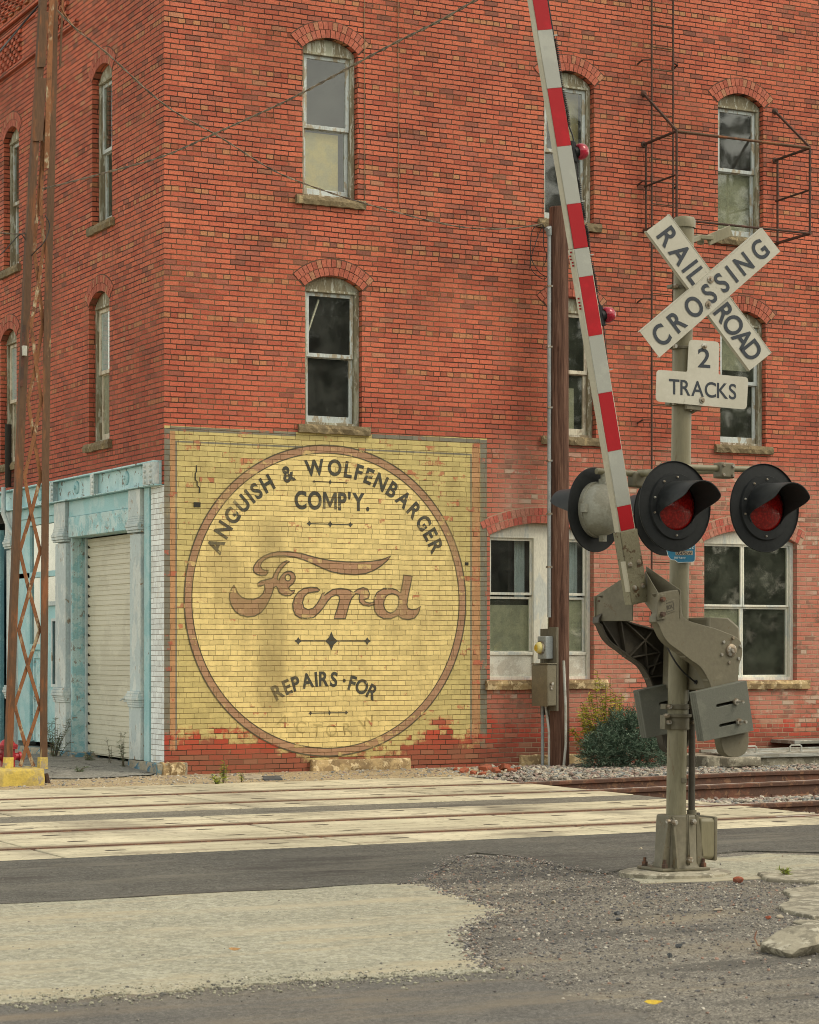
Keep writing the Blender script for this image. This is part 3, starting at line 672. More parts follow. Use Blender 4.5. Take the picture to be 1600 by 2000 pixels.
# script word, drawn from its outline
scr = [
 ([(1265,122),(1230,140),(1190,153),(1120,162),(1040,166),(960,165),(870,158),(800,146),(740,132),(680,115),(620,102),(560,95),(500,95),(450,105),(400,125),(360,155),(335,190),(328,215),(335,235),(355,250),(385,258),(415,255),(427,240),(430,222),(405,222),(388,213),(378,192),(385,170),(405,150),(440,132),(490,125),(550,125),(610,132),(670,150),(730,175),(800,208),(860,232),(930,245),(1020,252),(1090,245),(1150,222),(1200,190),(1240,155)], []),
 ([(575,160),(555,158),(530,168),(505,190),(485,220),(470,250),(458,275),(420,285),(380,295),(360,310),(360,328),(380,328),(405,320),(408,345),(395,380),(370,405),(330,420),(290,420),(250,405),(225,380),(210,350),(198,322),(180,350),(168,385),(168,420),(180,460),(205,500),(240,525),(290,538),(340,532),(380,510),(410,475),(435,430),(455,385),(468,340),(485,330),(495,345),(502,367),(522,386),(550,395),(580,392),(603,376),(612,355),(592,362),(574,355),(570,340),(580,327),(600,312),(612,290),(614,265),(605,243),(585,229),(560,228),(535,242),(515,265),(505,288),(492,286),(492,270),(500,245),(515,220),(535,195),(555,175)], [[(583,272),(577,288),(564,294),(550,288),(545,272),(550,257),(564,250),(577,257)]]),
 ([(780,357),(762,340),(720,337),(672,345),(635,370),(610,405),(597,450),(600,490),(615,525),(645,545),(690,548),(738,543),(775,510),(805,475),(835,430),(860,402),(890,390),(912,397),(915,425),(905,465),(890,510),(877,550),(955,550),(970,490),(985,440),(1000,408),(1025,380),(1050,385),(1047,412),(1052,437),(1075,458),(1115,465),(1150,455),(1150,437),(1120,445),(1092,438),(1078,422),(1112,410),(1118,380),(1105,350),(1075,340),(1040,350),(1010,372),(970,352),(920,345),(870,352),(830,378),(808,397),(812,372),(795,385),(785,410),(762,450),(735,480),(700,490),(672,475),(663,440),(675,400),(700,375),(735,370),(768,367)], []),
 ([(1270,345),(1215,345),(1170,372),(1150,410),(1148,455),(1155,500),(1175,530),(1215,550),(1265,550),(1312,530),(1340,550),(1385,557),(1425,545),(1450,515),(1464,465),(1440,485),(1405,490),(1380,480),(1372,455),(1380,400),(1395,330),(1408,263),(1350,254),(1345,300),(1330,375),(1300,355)], [[(1265,382),(1235,395),(1217,430),(1217,470),(1235,500),(1262,512),(1290,498),(1312,465),(1318,425),(1312,398),(1290,385)]])]
cv = lambda p: S(400 + p[0] / 3.478, 1050 + p[1] / 3.478)
b = MB(); e = MB()
for out, holes in scr:
    lp = [cv(p) for p in out]; hl = [smooth_loop([cv(p) for p in h_]) for h_ in holes]
    b.sheet(lp, lay(.0055), hl); ribbon(e, lp, .016, lay(.0068))
    for h_ in hl: ribbon(e, h_, .015, lay(.0068))
b.build('script_lettering', M['brown_paint'], ad, rec=False); e.build('script_outline', M['outline'], ad, rec=False)
# a missing brick and a small hole in the painted wall
b = MB(); b.box(.385, .475, -.0085, .05, 3.285, 3.345); b.box(4.20, 4.25, -.0085, .05, 2.63, 2.67); b.build('putlog_hole', M['gap'], ad)
b = MB(); zz = 3.68
for i, (dx, dz) in enumerate(((0, -.065), (.0, -.065), (-.09, 0), (0, -.065), (0, -.065), (.07, 0), (0, -.065))):
    pass
p = [(.42, 3.80), (.42, 3.72), (.405, 3.70), (.405, 3.62), (.43, 3.60), (.43, 3.55), (.46, 3.53), (.46, 3.46)]
ribbon(b, p, .014, lay(.0085), False); b.build('wall_crack', M['gap'], ad, rec=False)
for px_ in (712, 778):
    b = MB(); X_ = S(px_, 200)[0]; b.tube([(X_, -.012, 7.28), (X_ - .01, -.012, 9.5), (X_ + .005, -.012, 12.3)], .0045, 5); b.build('wall_cable', M['sill'], bld, smooth=60)
# conduit fixed to the front
b = MB(); b.tube([(-.07, 6.13, 4.82), (-.07, 6.13, 3.9)], .05, 10); cd = b.build('dark_conduit', M['gap'], bld, smooth=40)
tag(cd, None)
b = MB(); b.tube([(-.14, 6.13, 3.9), (-.14, 6.13, 3.5), (-.1, 5.95, 3.25), (-.05, 5.9, 3.2)], .035, 10); b.build('conduit_elbow', M['iron_pale'], bld, smooth=40)
# ================================================================== GROUND AND TRACKS
def ground_mat(name, stops, sc=1.2, speck=(.30, .28, .24), dark=(.03, .03, .03), grain=170, speck_amt=.5, stain=None, rough=.95, bump=.5, sand=None, cracks=False):
    n = NB(name); P = n.pos(); x, y, z = n.xyz(P)
    a = n.noise(P, sc, 7, .62); col = n.ramp(a, stops)
    v = n.vor(P, grain, 'Color'); vx = n.xyz(v)[0]
    fade = n.noise(P, 3.0, 5, .65)
    col = n.mix(n.m('MULTIPLY', n.m('GREATER_THAN', vx, .74), n.sstep(fade, .3, .6, speck_amt * .3, speck_amt)), col, speck)
    col = n.mix(n.m('MULTIPLY', n.m('LESS_THAN', vx, .22), n.sstep(fade, .35, .65, speck_amt, speck_amt * .4)), col, dark)
    v2 = n.xyz(n.vor(P, grain * .35, 'Color'))[1]
    col = n.mul(col, n.sstep(v2, 0, 1, .82, 1.18))
    st = n.noise(n.scale3(P, (.35, 1.5, 1)), 1.4, 5, .6)
    if stain: col = n.mix(n.sstep(st, .50, .70, 0, .75), col, stain)
    if sand:
        col = n.mix(n.m('MULTIPLY', n.sstep(n.noise(n.scale3(P, (.6, 2.2, 1)), .8, 6, .7), .50, .68), .75), col, sand)
    if cracks:
        c = n.t.nodes.new('ShaderNodeTexVoronoi'); c.feature = 'DISTANCE_TO_EDGE'; c.inputs['Scale'].default_value = 1.1
        pv = n.t.nodes.new('ShaderNodeVectorMath'); pv.operation = 'ADD'; n.put(pv.inputs[0], P); n.put(pv.inputs[1], n.scale3(n.vec(a, fade, 0), (.8, .8, 0)))
        n.put(c.inputs['Vector'], pv.outputs[0]); col = n.mix(n.sstep(c.outputs['Distance'], .004, .016, .85, 0), col, (.03, .028, .024))
    n.bump(n.m('ADD', n.m('MULTIPLY', vx, .6), n.m('MULTIPLY', n.noise(P, 60, 3), .6)), bump, .006)
    return n.fin(col, rough, 0, .3)
M['dirt'] = ground_mat('gritty_dirt', [(0, (0.080, 0.076, 0.067)), (.42, (0.122, 0.114, 0.101)), (.6, (0.160, 0.147, 0.122)), (1, (0.235, 0.202, 0.147))], 1.0, (0.370, 0.344, 0.286), (0.025, 0.025, 0.024), 120, .7, (0.071, 0.067, 0.059), sand=(0.244, 0.210, 0.151))
M['sand'] = ground_mat('sandy_soil', [(0, (0.237, 0.180, 0.104)), (.5, (0.380, 0.294, 0.171)), (1, (0.494, 0.399, 0.247))], 1.6, (0.522, 0.456, 0.342), (0.114, 0.095, 0.076), 90, .5, (0.209, 0.162, 0.104))
M['asphalt'] = ground_mat('dark_asphalt', [(0, (0.061, 0.059, 0.051)), (.45, (0.094, 0.090, 0.076)), (1, (0.148, 0.139, 0.115))], 1.3, (0.164, 0.160, 0.148), (0.025, 0.025, 0.023), 110, .65, (0.041, 0.034, 0.030), sand=(0.164, 0.152, 0.123))
M['old_asphalt'] = ground_mat('worn_pale_pavement', [(0, (0.260, 0.250, 0.185)), (.5, (0.320, 0.310, 0.235)), (1, (0.380, 0.365, 0.275))], 1.1, (0.460, 0.450, 0.380), (0.150, 0.148, 0.120), 95, .5, (0.430, 0.380, 0.270), sand=(0.430, 0.370, 0.250), cracks=False)
M['fore'] = ground_mat('foreground_asphalt', [(0, (0.082, 0.077, 0.073)), (.45, (0.120, 0.114, 0.103)), (.6, (0.146, 0.133, 0.112)), (1, (0.206, 0.181, 0.138))], .9, (0.224, 0.215, 0.189), (0.043, 0.043, 0.043), 170, .5, (0.224, 0.181, 0.129), sand=(0.198, 0.168, 0.125))
M['broken'] = ground_mat('broken_apron_asphalt', [(0, (0.144, 0.140, 0.126)), (.5, (0.225, 0.216, 0.189)), (1, (0.297, 0.288, 0.252))], 2.0, (0.360, 0.342, 0.288), (0.054, 0.054, 0.045), 90, .5, (0.144, 0.126, 0.090), cracks=True)
M['median'] = ground_mat('median_asphalt', [(0, (.12, .11, .088)), (.5, (.17, .158, .125)), (1, (.23, .21, .165))], 1.2, (.28, .26, .21), (.05, .045, .04), 110, .6, (.07, .06, .05))
M['bed'] = ground_mat('track_bed', [(0, (.10, .085, .07)), (1, (.2, .17, .14))], 2, grain=60)

def jag(poly, step=.25, amp=.035, seed=1, keep=lambda p: False):
    rg = random.Random(seed); out = []
    n = len(poly)
    for i in range(n):
        p, q = Vector(poly[i]), Vector(poly[(i + 1) % n]); d = (q - p).length; k = max(1, min(160, int(d / step)))
        nn = Vector((-(q - p).y, (q - p).x)).normalized() if d > 0 else Vector((0, 0))
        for j in range(k):
            t = p.lerp(q, j / k); a = amp * rg.uniform(-1, 1) + amp * .8 * sin(j * 1.7 + i)
            out.append(tuple(t + nn * (0 if keep(t) else a)))
    return out
def sheet(name, poly, z, mat, holes=()):
    mb = MB(); mb.sheet(poly, lambda a, b: (a, b, z), holes); n = len(poly); mb.add([(a, b, z) for a, b in poly] + [(a, b, z - .03) for a, b in poly], [(i, (i + 1) % n, n + (i + 1) % n, n + i) for i in range(n)]); o = mb.build(name, mat, rec=False); return tag(o, kind='structure')
XE = 3.05
sheet('ground', [(-300, -300), (300, -300), (300, 300), (-300, 300)], -.016, M['dirt'], [[(XE, -10.4), (90, -10.4), (90, -1.25), (XE, -1.25)]])
b = MB(); b.add([(XE, -10.4, -.2), (90, -10.4, -.2), (90, -1.25, -.2), (XE, -1.25, -.2), (XE, -10.4, -.016), (90, -10.4, -.016), (90, -1.25, -.016), (XE, -1.25, -.016)], [(0, 1, 2, 3), (0, 4, 5, 1), (1, 5, 6, 2), (2, 6, 7, 3), (3, 7, 4, 0)])
tag(b.build('track_bed', M['bed']), kind='structure')
g = lambda *pts: [G(*p) for p in pts]
sheet('sand_verge', jag([(-40, -2.06), (XE, -2.06), (4.2, -1.3), (4.6, .0), (0, .0), (.3, 22), (-40, 22)], .3, .0), -.012, M['sand'])
sheet('road', jag([(-60, -9.99), (XE, -9.99), (XE, -10.4), (2.2, -10.9)] + g((1600, 1664), (1450, 1660), (1330, 1672), (1250, 1688), (1185, 1704), (1100, 1690), (1020, 1672), (940, 1664), (890, 1672), (855, 1692), (830, 1716), (800, 1723)) + [(-3.3, -12.68), (-60, -9.5 - 2.4)], .22, .03, 3, lambda p: p.y > -10.1 or p.x < -20), -.004, M['asphalt'])
sheet('old_pavement', jag([(-60, -11.92), (-3.3, -12.70)] + g((830, 1724), (880, 1742), (985, 1775), (950, 1792), (905, 1815), (900, 1840), (930, 1865), (960, 1893), (850, 1900), (700, 1906), (500, 1918), (300, 1935), (0, 1955)) + [(-60, -15.0)], .07, .035, 4, lambda p: p.x < -20), -.0075, M['old_asphalt'])
sheet('street', jag(g((0, 1956), (300, 1936), (500, 1919), (700, 1907), (850, 1901), (960, 1894), (1080, 1925), (1250, 1975), (1400, 2040)) + [(-2.5, -24), (-60, -24), (-60, -15.05)], .07, .04, 5, lambda p: p.x < -20 or p.y < -20), -.010, M['fore'])
sheet('pavement_patch', jag(g((1215, 1702), (1300, 1688), (1400, 1672), (1500, 1664), (1600, 1668), (1700, 1675), (1700, 1706), (1500, 1712), (1380, 1718), (1250, 1722)), .1, .015, 6), -.0115, M['old_asphalt'])
ap = MB(); ax = [p for p in jag([(-1.75, -.35), (-.6, -.25), (.08, .18), (.22, .6), (.22, 3.4), (.02, 4.4), (-1.2, 4.6), (-2.6, 3.0), (-2.3, 1.0)], .2, .06, 8)]
cx_, cy_ = -.7, 1.8
ap.sheet([(a, c) for a, c in ax], lambda a, c: (a, c, .0 + .07 * max(0, min(1, (c + a * .2 + .1) / 1.6))))
tag(ap.build('garage_apron', M['broken'], rec=False), kind='structure')

# concrete crossing panels between and beside the rails
def concrete_mat(name, c0, c1):
    n = NB(name); P = n.pos(); a = n.noise(P, .9, 6, .6); col = n.mix(n.sstep(a, .3, .7), c0, c1)
    s = n.noise(n.scale3(P, (.25, 2.5, 1)), 1.8, 6, .65); col = n.mix(n.sstep(s, .48, .68, 0, .7), col, (.27, .225, .16)); tr_ = n.noise(n.vec(n.m('ADD', n.m('MULTIPLY', n.xyz(P)[0], 1.1), n.m('MULTIPLY', n.xyz(P)[1], .12)), n.m('MULTIPLY', n.xyz(P)[1], .12), 3.0), 1.0, 4, .6); col = n.mix(n.sstep(tr_, .52, .68, 0, .55), col, (.24, .21, .16))
    o = n.noise(P, .55, 5, .6); col = n.mix(n.sstep(o, .52, .68, 0, .75), col, (.16, .14, .105)); sp_ = n.vor(P, 26, 'Color'); col = n.mix(n.m('MULTIPLY', n.m('GREATER_THAN', n.xyz(sp_)[0], .86), n.sstep(s, .4, .6, .15, .6)), col, (.20, .17, .12))
    yy = n.xyz(P)[1]; gd = None
    for yc in (-9.14, -7.63, -5.08, -3.58):
        e_ = n.m('ABSOLUTE', n.m('SUBTRACT', yy, yc)); gd = e_ if gd is None else n.m('MINIMUM', gd, e_)
    gd = n.m('ADD', gd, n.m('MULTIPLY', n.m('SUBTRACT', n.noise(n.scale3(P, (.5, 3, 1)), 2.0, 5, .7), .5), .30)); col = n.mix(n.sstep(gd, .10, .22, .75, 0), col, (.16, .115, .075))
    r = n.noise(n.scale3(P, (.12, 5, 1)), 2.3, 4, .6); col = n.mix(n.sstep(r, .6, .75, 0, .45), col, (.33, .2, .11))
    f = n.noise(P, 120, 3, .6); col = n.mul(col, n.sstep(f, .25, .75, .88, 1.1)); n.bump(f, .3, .004); return n.fin(col, .9, 0, .3)
M['concrete'] = concrete_mat('crossing_concrete', (.47, .43, .30), (.66, .60, .43))
M['slot'] = weathered('lifting_slot', (.05, .04, .03), None)
strips = [(-9.985, -9.215), (-9.03, -7.74), (-7.555, -6.62), (-5.85, -5.155), (-4.97, -3.69), (-3.505, -2.065)]
PL = 2.44; base_x = -2.2
slots = MB()
for k, (y0, y1) in enumerate(strips):
    mb = MB(); i = -14
    while True:
        x0 = base_x + (i * PL if k < 3 else i * PL + .9); x1 = min(x0 + PL, XE)
        if x0 >= XE - .05: break
        mb.box(x0 + .014, x1 - .014, y0, y1, -.19, 0)
        if x0 > -16:
            for fx in (.22, .78):
                for fy in ((.25, .75) if y1 - y0 > .8 else (.5,)):
                    xs, ys = x0 + (x1 - x0) * fx, y0 + (y1 - y0) * fy
                    slots.add([(xs + a * .085, ys + c * .03, .0015) for a, c in ((-1, -.4), (-.6, -1), (.6, -1), (1, -.4), (1, .4), (.6, 1), (-.6, 1), (-1, .4))], [tuple(range(8))])
        i += 1
    tag(mb.build('crossing_panels', M['concrete'], bev=.012), kind='structure')
tag(slots.build('lifting_slots', M['slot'], rec=False), kind='structure')
sheet('median_asphalt', [(-60, -6.615), (XE, -6.615), (XE, -5.855), (-60, -5.855)], -.006, M['median'])
b = MB(); b.box(-60, XE - .01, -9.98, -2.07, -.195, -.06); tag(b.build('crossing_base', M['slot']), kind='structure')

M['rail'] = weathered('rusty_rail', (.15, .062, .035), (.10, .05, .032), .4, 5, .8, 0, (.21, .11, .06), .3, 9, bump=.3)
nb = NB('rail_head_steel_shine'); P = nb.pos(); nb.put(nb.p.inputs['Base Color'], nb.mix(nb.sstep(nb.noise(nb.scale3(P, (.3, 20, 1)), 3, 3), .45, .6), (.85, .82, .76), (.55, .45, .36))); nb.p.inputs['Metallic'].default_value = .35; nb.p.inputs['Roughness'].default_value = .3; M['railtop'] = nb.mat  # polished steel; the bright sky highlight on the heads is painted in as pale colour
nb = NB('crossing_rail_head'); P = nb.pos(); nb.put(nb.p.inputs['Base Color'], nb.mix(nb.sstep(nb.noise(nb.scale3(P, (.3, 20, 1)), 3, 3), .4, .6), (.20, .11, .07), (.30, .20, .13))); nb.p.inputs['Roughness'].default_value = .6; nb.p.inputs['Metallic'].default_value = .3; M['railtop_rust'] = nb.mat
def rail(yc, dz, label):
    prof = [(-.07, -.178), (.07, -.178), (.07, -.168), (.012, -.150), (.009, -.06), (.034, -.045), (.036, -.012), (.028, .0), (-.028, .0), (-.036, -.012), (-.034, -.045), (-.009, -.06), (-.012, -.150), (-.07, -.168)]
    b = MB(); x0, x1 = -40, 80
    segs = [x0, XE - .6, XE + 3, 20, x1]; hz = [0, 0, dz, dz, dz]
    vs = [(x, yc + a, c + h + .002) for x, h in zip(segs, hz) for a, c in prof]; n = len(prof)
    b.add(vs, [(i * n + k, i * n + (k + 1) % n, (i + 1) * n + (k + 1) % n, (i + 1) * n + k) for i in range(len(segs) - 1) for k in range(n)])
    o = b.build('rail', M['rail']); tag(o, label, 'rail', 'rails of the two tracks')
    t = MB(); vs = []
    for x, h in zip(segs, hz): vs += [(x, yc - .029, h + .0035), (x, yc + .029, h + .0035)]
    t.k = 0
    for i in range(len(segs) - 1):
        t.k = 1 if i == 0 else 0; t.add([vs[2 * i], vs[2 * i + 1], vs[2 * i + 3], vs[2 * i + 2]], [(0, 1, 3, 2) if False else (0, 3, 2, 1)])
    t.build('running_surface', [M['railtop'], M['railtop_rust']], o)
    c = MB()
    for i in range(20):
        x = XE + .5 + i * .6
        for s_ in (-1, 1): c.lathe([(.0, .03), (.014, .03), (.014, 0)], (x, yc + s_ * .05, -.168 + dz), 'z', 6)
    c.build('spike', M['rail'], o)
    return o
rail(-9.14, .0, 'rail nearest the camera, sunk flush in the pale concrete crossing panels')
rail(-7.63, .012, 'second rail from the camera, running past the ballast between the two tracks')
rail(-5.08, .03, 'third rail from the camera, in front of the shiny topped far rail')
rail(-3.58, .045, 'farthest rail, shiny topped, closest to the brick wall and stone ballast')
# sleepers under the open track
M['tie'] = weathered('tarred_timber', (.07, .05, .035), (.12, .09, .06), .4, 6, .95, st=(1, .2, 1))
b = MB()
for i in range(24):
    x = XE + .35 + i * .55
    for yc in (-8.385, -4.33): b.box(x, x + .22, yc - 1.25, yc + 1.25, -.36, -.182)
tag(b.build('sleepers', M['tie'], bev=.01), kind='structure')

# stones
def stones(name, n, place, size, stops, seed, kind='stuff', flat=.7, label=None, cat=None):
    rg = random.Random(seed); b = MB()
    bm = bmesh.new(); bmesh.ops.create_icosphere(bm, subdivisions=1, radius=1); bv = [v.co.copy() for v in bm.verts]; bf = [tuple(v.index for v in f.verts) for f in bm.faces]; bm.free()
    shapes = []
    for k in range(14):
        sh = []
        cut = [(Vector((rg.gauss(0, 1), rg.gauss(0, 1), rg.gauss(0, 1))).normalized(), rg.uniform(.45, .8)) for _ in range(6)]
        for v in bv:
            p = v.copy()
            for d, h in cut:
                e = p.dot(d)
                if e > h: p -= d * (e - h)
            sh.append(p)
        shapes.append(sh)
    for i in range(n):
        p = place(rg)
        if p is None: continue
        s = size(rg); m_ = Matrix.Rotation(rg.uniform(0, 6.3), 3, 'Z') @ Matrix.Rotation(rg.uniform(-.6, .6), 3, 'X') @ Matrix.Diagonal((s * rg.uniform(.8, 1.3), s * rg.uniform(.7, 1.1), s * flat * rg.uniform(.7, 1.1)))
        c = Vector(p); b.add([m_ @ v + c for v in rg.choice(shapes)], bf)
    n_ = NB(name + '_stone'); P = n_.pos(); r = n_.g.outputs['Random Per Island']; col = n_.ramp(r, stops, True); col = n_.mul(col, n_.sstep(n_.noise(P, 50, 3), .3, .7, .75, 1.2))
    o = b.build(name, n_.fin(col, .9, 0, .3), rec=False); 
    return tag(o, label, cat, kind=kind)
BAL = [(0, (.27, .24, .20)), (.16, (.36, .33, .28)), (.32, (.20, .20, .19)), (.45, (.42, .37, .29)), (.58, (.30, .23, .20)), (.7, (.24, .25, .24)), (.82, (.47, .43, .35)), (.92, (.34, .25, .21))]
def bal_place(rg):
    x = XE + .02 + 11 * rg.random() ** 1.2; y = rg.uniform(-10.3, -1.25); dx = x - XE
    for yc in (-9.14, -7.63, -5.08, -3.58):
        if abs(y - yc) < .085: return None
    z = -.075 + rg.uniform(-.03, .02)
    if -7.55 < y < -5.15: z = -.15 + .115 * max(0, min(1, (-5.4 - y) / 1.6)) + rg.uniform(-.03, .02)
    if y > -3.5: z = -.12 + .06 * max(0, min(1, (y + 3.4) / 1.2)) + rg.uniform(-.03, .012)
    if x > 6.4 and y > -1.6: return None
    if -9.1 < y < -7.7 or -5.0 < y < -3.65: z = -.12 + rg.uniform(-.02, .02)
    return (x, y, z)
stones('ballast', 15000, bal_place, lambda r: r.uniform(.022, .05), BAL, 11)
def bal2(rg):
    x = rg.uniform(3.0, 12); y = rg.uniform(-2.9, -.25)
    if y < -2.05 and x < XE: return None
    f = min(1, max(0, (x - 3.0) / 1.6)); 
    if rg.random() > f * .9 + .1: return None
    if x > 6.5 and y > -1.65: return None
    return (x, y, -.018 + .012 * f + rg.uniform(-.02, .006))
stones('shoulder_ballast', 6500, bal2, lambda r: r.uniform(.02, .045), BAL, 12)
GRV = [(0, (.13, .128, .13)), (.2, (.20, .185, .165)), (.38, (.30, .27, .23)), (.52, (.16, .15, .145)), (.66, (.24, .20, .17)), (.78, (.44, .41, .35)), (.90, (.31, .20, .155)), (.95, (.55, .52, .45)), (.98, (.09, .09, .10))]
def inpoly(p, poly):
    c = False; n = len(poly); x, y = p
    for i in range(n):
        (x1, y1), (x2, y2) = poly[i], poly[i - 1]
        if (y1 > y) != (y2 > y) and x < (x2 - x1) * (y - y1) / (y2 - y1) + x1: c = not c
    return c
gpoly = g((830, 1722), (860, 1690), (900, 1668), (1020, 1676), (1180, 1705), (1300, 1722), (1500, 1716), (1640, 1712), (1640, 2010), (1080, 2010), (1080, 1930), (965, 1893), (905, 1840), (985, 1778))
def grv(rg):
    p = (rg.uniform(-6.5, 1.2), rg.uniform(-18.5, -10.8))
    if not inpoly(p, gpoly): return None
    d = min(1, max(.12, (p[1] + 18.2) / 4.0))
    if rg.random() > d: return None
    return (p[0], p[1], -.013)
stones('gravel', 60000, grv, lambda r: .0035 + .011 * r.random() ** 3, GRV, 13)
def grv2(rg):
    p = (rg.uniform(-9, 2.5), rg.uniform(-18, -10.1)); return (p[0], p[1], -.007)
stones('loose_grit', 900, grv2, lambda r: .003 + .008 * r.random() ** 3, GRV, 14)
def grv3(rg):
    x = rg.uniform(-3, 3.6); y = -2.0 + 1.95 * rg.random() ** .8; return (x, y, -.01)
stones('verge_grit', 1500, grv3, lambda r: .006 + .022 * r.random() ** 3, BAL, 15)

def edge_crumbs(name, n, segs, spread, seed, stops, smax):
    L = [((Vector(a) - Vector(b)).length, Vector(a), Vector(b)) for a, b in segs]; tot = sum(l[0] for l in L)
    def pl(rg):
        t = rg.random() * tot
        for l, a, b in L:
            if t < l: break
            t -= l
        p = a.lerp(b, t / l); return (p.x + rg.gauss(0, spread), p.y + rg.gauss(0, spread), -.008 + rg.uniform(0, .003))
    stones(name, n, pl, lambda r: .004 + smax * r.random() ** 3, stops, seed)
def chain(*pts): q = g(*pts); return list(zip(q[:-1], q[1:]))
edge_crumbs('edge_crumbs', 3200, chain((800, 1724), (855, 1692), (890, 1670), (1020, 1673), (1100, 1690), (1190, 1704)) + chain((830, 1724), (880, 1742), (985, 1775), (905, 1815), (930, 1865), (960, 1893)), .045, 51, GRV, .010)
edge_crumbs('pavement_crumbs', 1500, chain((0, 1955), (300, 1935), (500, 1918), (700, 1906), (850, 1900), (960, 1893)), .14, 52, [(0, (.30, .29, .22)), (.5, (.36, .35, .27)), (.7, (.14, .135, .12)), (.9, (.45, .43, .35))], .010)
def rock(px, py, r, col, label, name='rock', cat='rock', seed=1, fl=.7, z=-.012, elong=1.2, group=None):
    rg = random.Random(seed); bm = bmesh.new(); bmesh.ops.create_icosphere(bm, subdivisions=3, radius=1)
    cut = [(Vector((rg.gauss(0, 1), rg.gauss(0, 1), rg.gauss(0, .7))).normalized(), rg.uniform(.5, .85)) for _ in range(9)]
    for v in bm.verts:
        for d, h in cut:
            e = v.co.dot(d)
            if e > h: v.co -= d * (e - h) * .92
        v.co *= 1 + rg.uniform(-.02, .02)
        v.co.x *= elong * r; v.co.y *= r * .8; v.co.z *= r * fl
    me = bpy.data.meshes.new(name); bm.to_mesh(me); bm.free()
    o = bpy.data.objects.new(name, me); COL.objects.link(o); me.materials.append(M[col])
    x, y = G(px, py); o.location = (x, y, z + r * fl * .45); o.rotation_euler = (0, 0, rg.uniform(0, 6)); return tag(o, label, cat, group)
M['rk_dark'] = weathered('dark_stone', (.045, .05, .055), (.09, .095, .10), .3, 9, .85, bump=.5)
M['rk_pale'] = weathered('pale_stone', (.40, .35, .26), (.25, .21, .16), .3, 8, .9, bump=.5)
M['rk_red'] = weathered('red_stone', (.33, .09, .045), (.2, .07, .04), .3, 8, .9, bump=.5)
M['rk_conc'] = weathered('old_concrete', (0.331, 0.304, 0.230), (0.202, 0.184, 0.138), .35, 5, .95, 0, (0.423, 0.396, 0.313), .3, 11, bump=.7, bsc=35)
rock(1442, 1720, .035, 'rk_red', 'orange red brick fragment lying just right of the signal footing', 'brick_fragment', 'brick', 2, .8)
rock(1205, 1782, .022, 'rk_dark', 'dark bluish stone on the gravel left of the signal, the upper one of a pair', seed=3)
rock(1208, 1793, .022, 'rk_dark', 'black stone on the gravel, the lower one of a pair of dark stones', seed=4, elong=1.5, fl=.5)
rock(1327, 1845, .026, 'rk_dark', 'charcoal stone in the foreground gravel, the larger one on the right', seed=5, fl=.6)
rock(1308, 1864, .02, 'rk_dark', 'small slate grey stone in the foreground gravel, below a larger charcoal one', seed=6)
rock(1081, 1760, .02, 'rk_pale', 'small brown stone on the gravel left of the signal', seed=7)
rock(1500, 1790, .02, 'rk_red', 'small rust red stone beside the broken kerb slab', seed=8)
rock(1524, 1788, .03, 'rk_pale', 'pale flat pebble touching the broken kerb slab', seed=9, fl=.4)
rock(1403, 1774, .03, 'rk_pale', 'thin tan chip on the gravel, well right of the signal footing', seed=10, fl=.3, elong=1.6)
rock(1252, 1657, .022, 'rk_pale', 'pinkish white pebble alone on the dark asphalt left of the mast', seed=11)
rock(1395, 1703, .03, 'rk_dark', 'dark chip of stone lying against the right side of the signal base plate', seed=12, elong=1.8, fl=.4)
# broken kerb and concrete lumps at the right edge
def slab(name, pts, z0, z1, mat, label, cat, seed=1, amp=.02):
    b = MB(); P_ = jag([G(*p) for p in pts], .08, amp, seed); b.prism(P_, lambda a, c, d: (a, c, d), z0, z1); return tag(b.build(name, M[mat], bev=.012), label, cat)
slab('kerb', [(1480, 1706), (1600, 1698), (1690, 1690), (1690, 1722), (1600, 1724), (1500, 1718)], -.05, .008, 'rk_conc', 'low worn concrete kerb right of the signal footing', 'kerb', 2, .008)
slab('broken_slab', [(1530, 1738), (1600, 1728), (1700, 1722), (1700, 1778), (1590, 1792), (1545, 1782), (1522, 1770), (1550, 1752)], -.05, .006, 'rk_conc', 'broken flat concrete slab with a crack along its right edge', 'slab', 3, .012)
rock(1552, 1852, .25, 'rk_conc', 'large rough lump of broken concrete with a bent wire', 'concrete_lump', 'concrete lump', 21, .5, -.05, 1.3)
b = MB(); q = [D(1478, 1818, 11.75), D(1474, 1832, 11.7), D(1480, 1846, 11.66), D(1500, 1852, 11.6), D(1512, 1850, 11.55)]; b.tube(q, .004, 6); tag(b.build('bent_wire', M['rail'], smooth=50), 'bent rusty wire sticking out beside the concrete lump', 'wire')
rock(1590, 1800, .11, 'rk_conc', 'tilted corner of broken concrete behind the large lump', 'concrete_lump', 'concrete lump', 22, .3, -.03, 1.3)
# fallen leaves
def leaf(px, py, s, rot, col, label):
    b = MB(); out = [(-1, 0), (-.6, .28), (0, .36), (.5, .25), (1, 0), (.5, -.25), (0, -.36), (-.6, -.28)]
    vs = [(a * s, c * s, .012 + .012 * a * a + .02 * abs(c)) for a, c in out] + [(a * s, c * s, .0135 + .012 * a * a + .02 * abs(c)) for a, c in out]
    b.add(vs, [tuple(range(8))[::-1], tuple(range(8, 16))] + [(i, (i + 1) % 8, 8 + (i + 1) % 8, 8 + i) for i in range(8)])
    o = b.build('leaf', col); x, y = G(px, py); o.location = (x, y, .006); o.rotation_euler = (.55, 0, rot); tag(o, label, 'leaf')
M['leaf_y'] = weathered('yellow_leaf', (.60, .42, .02), (.5, .3, .03), .3, 20, .6)
M['leaf_o'] = weathered('tan_leaf', (.45, .25, .09), (.3, .15, .06), .3, 20, .7)
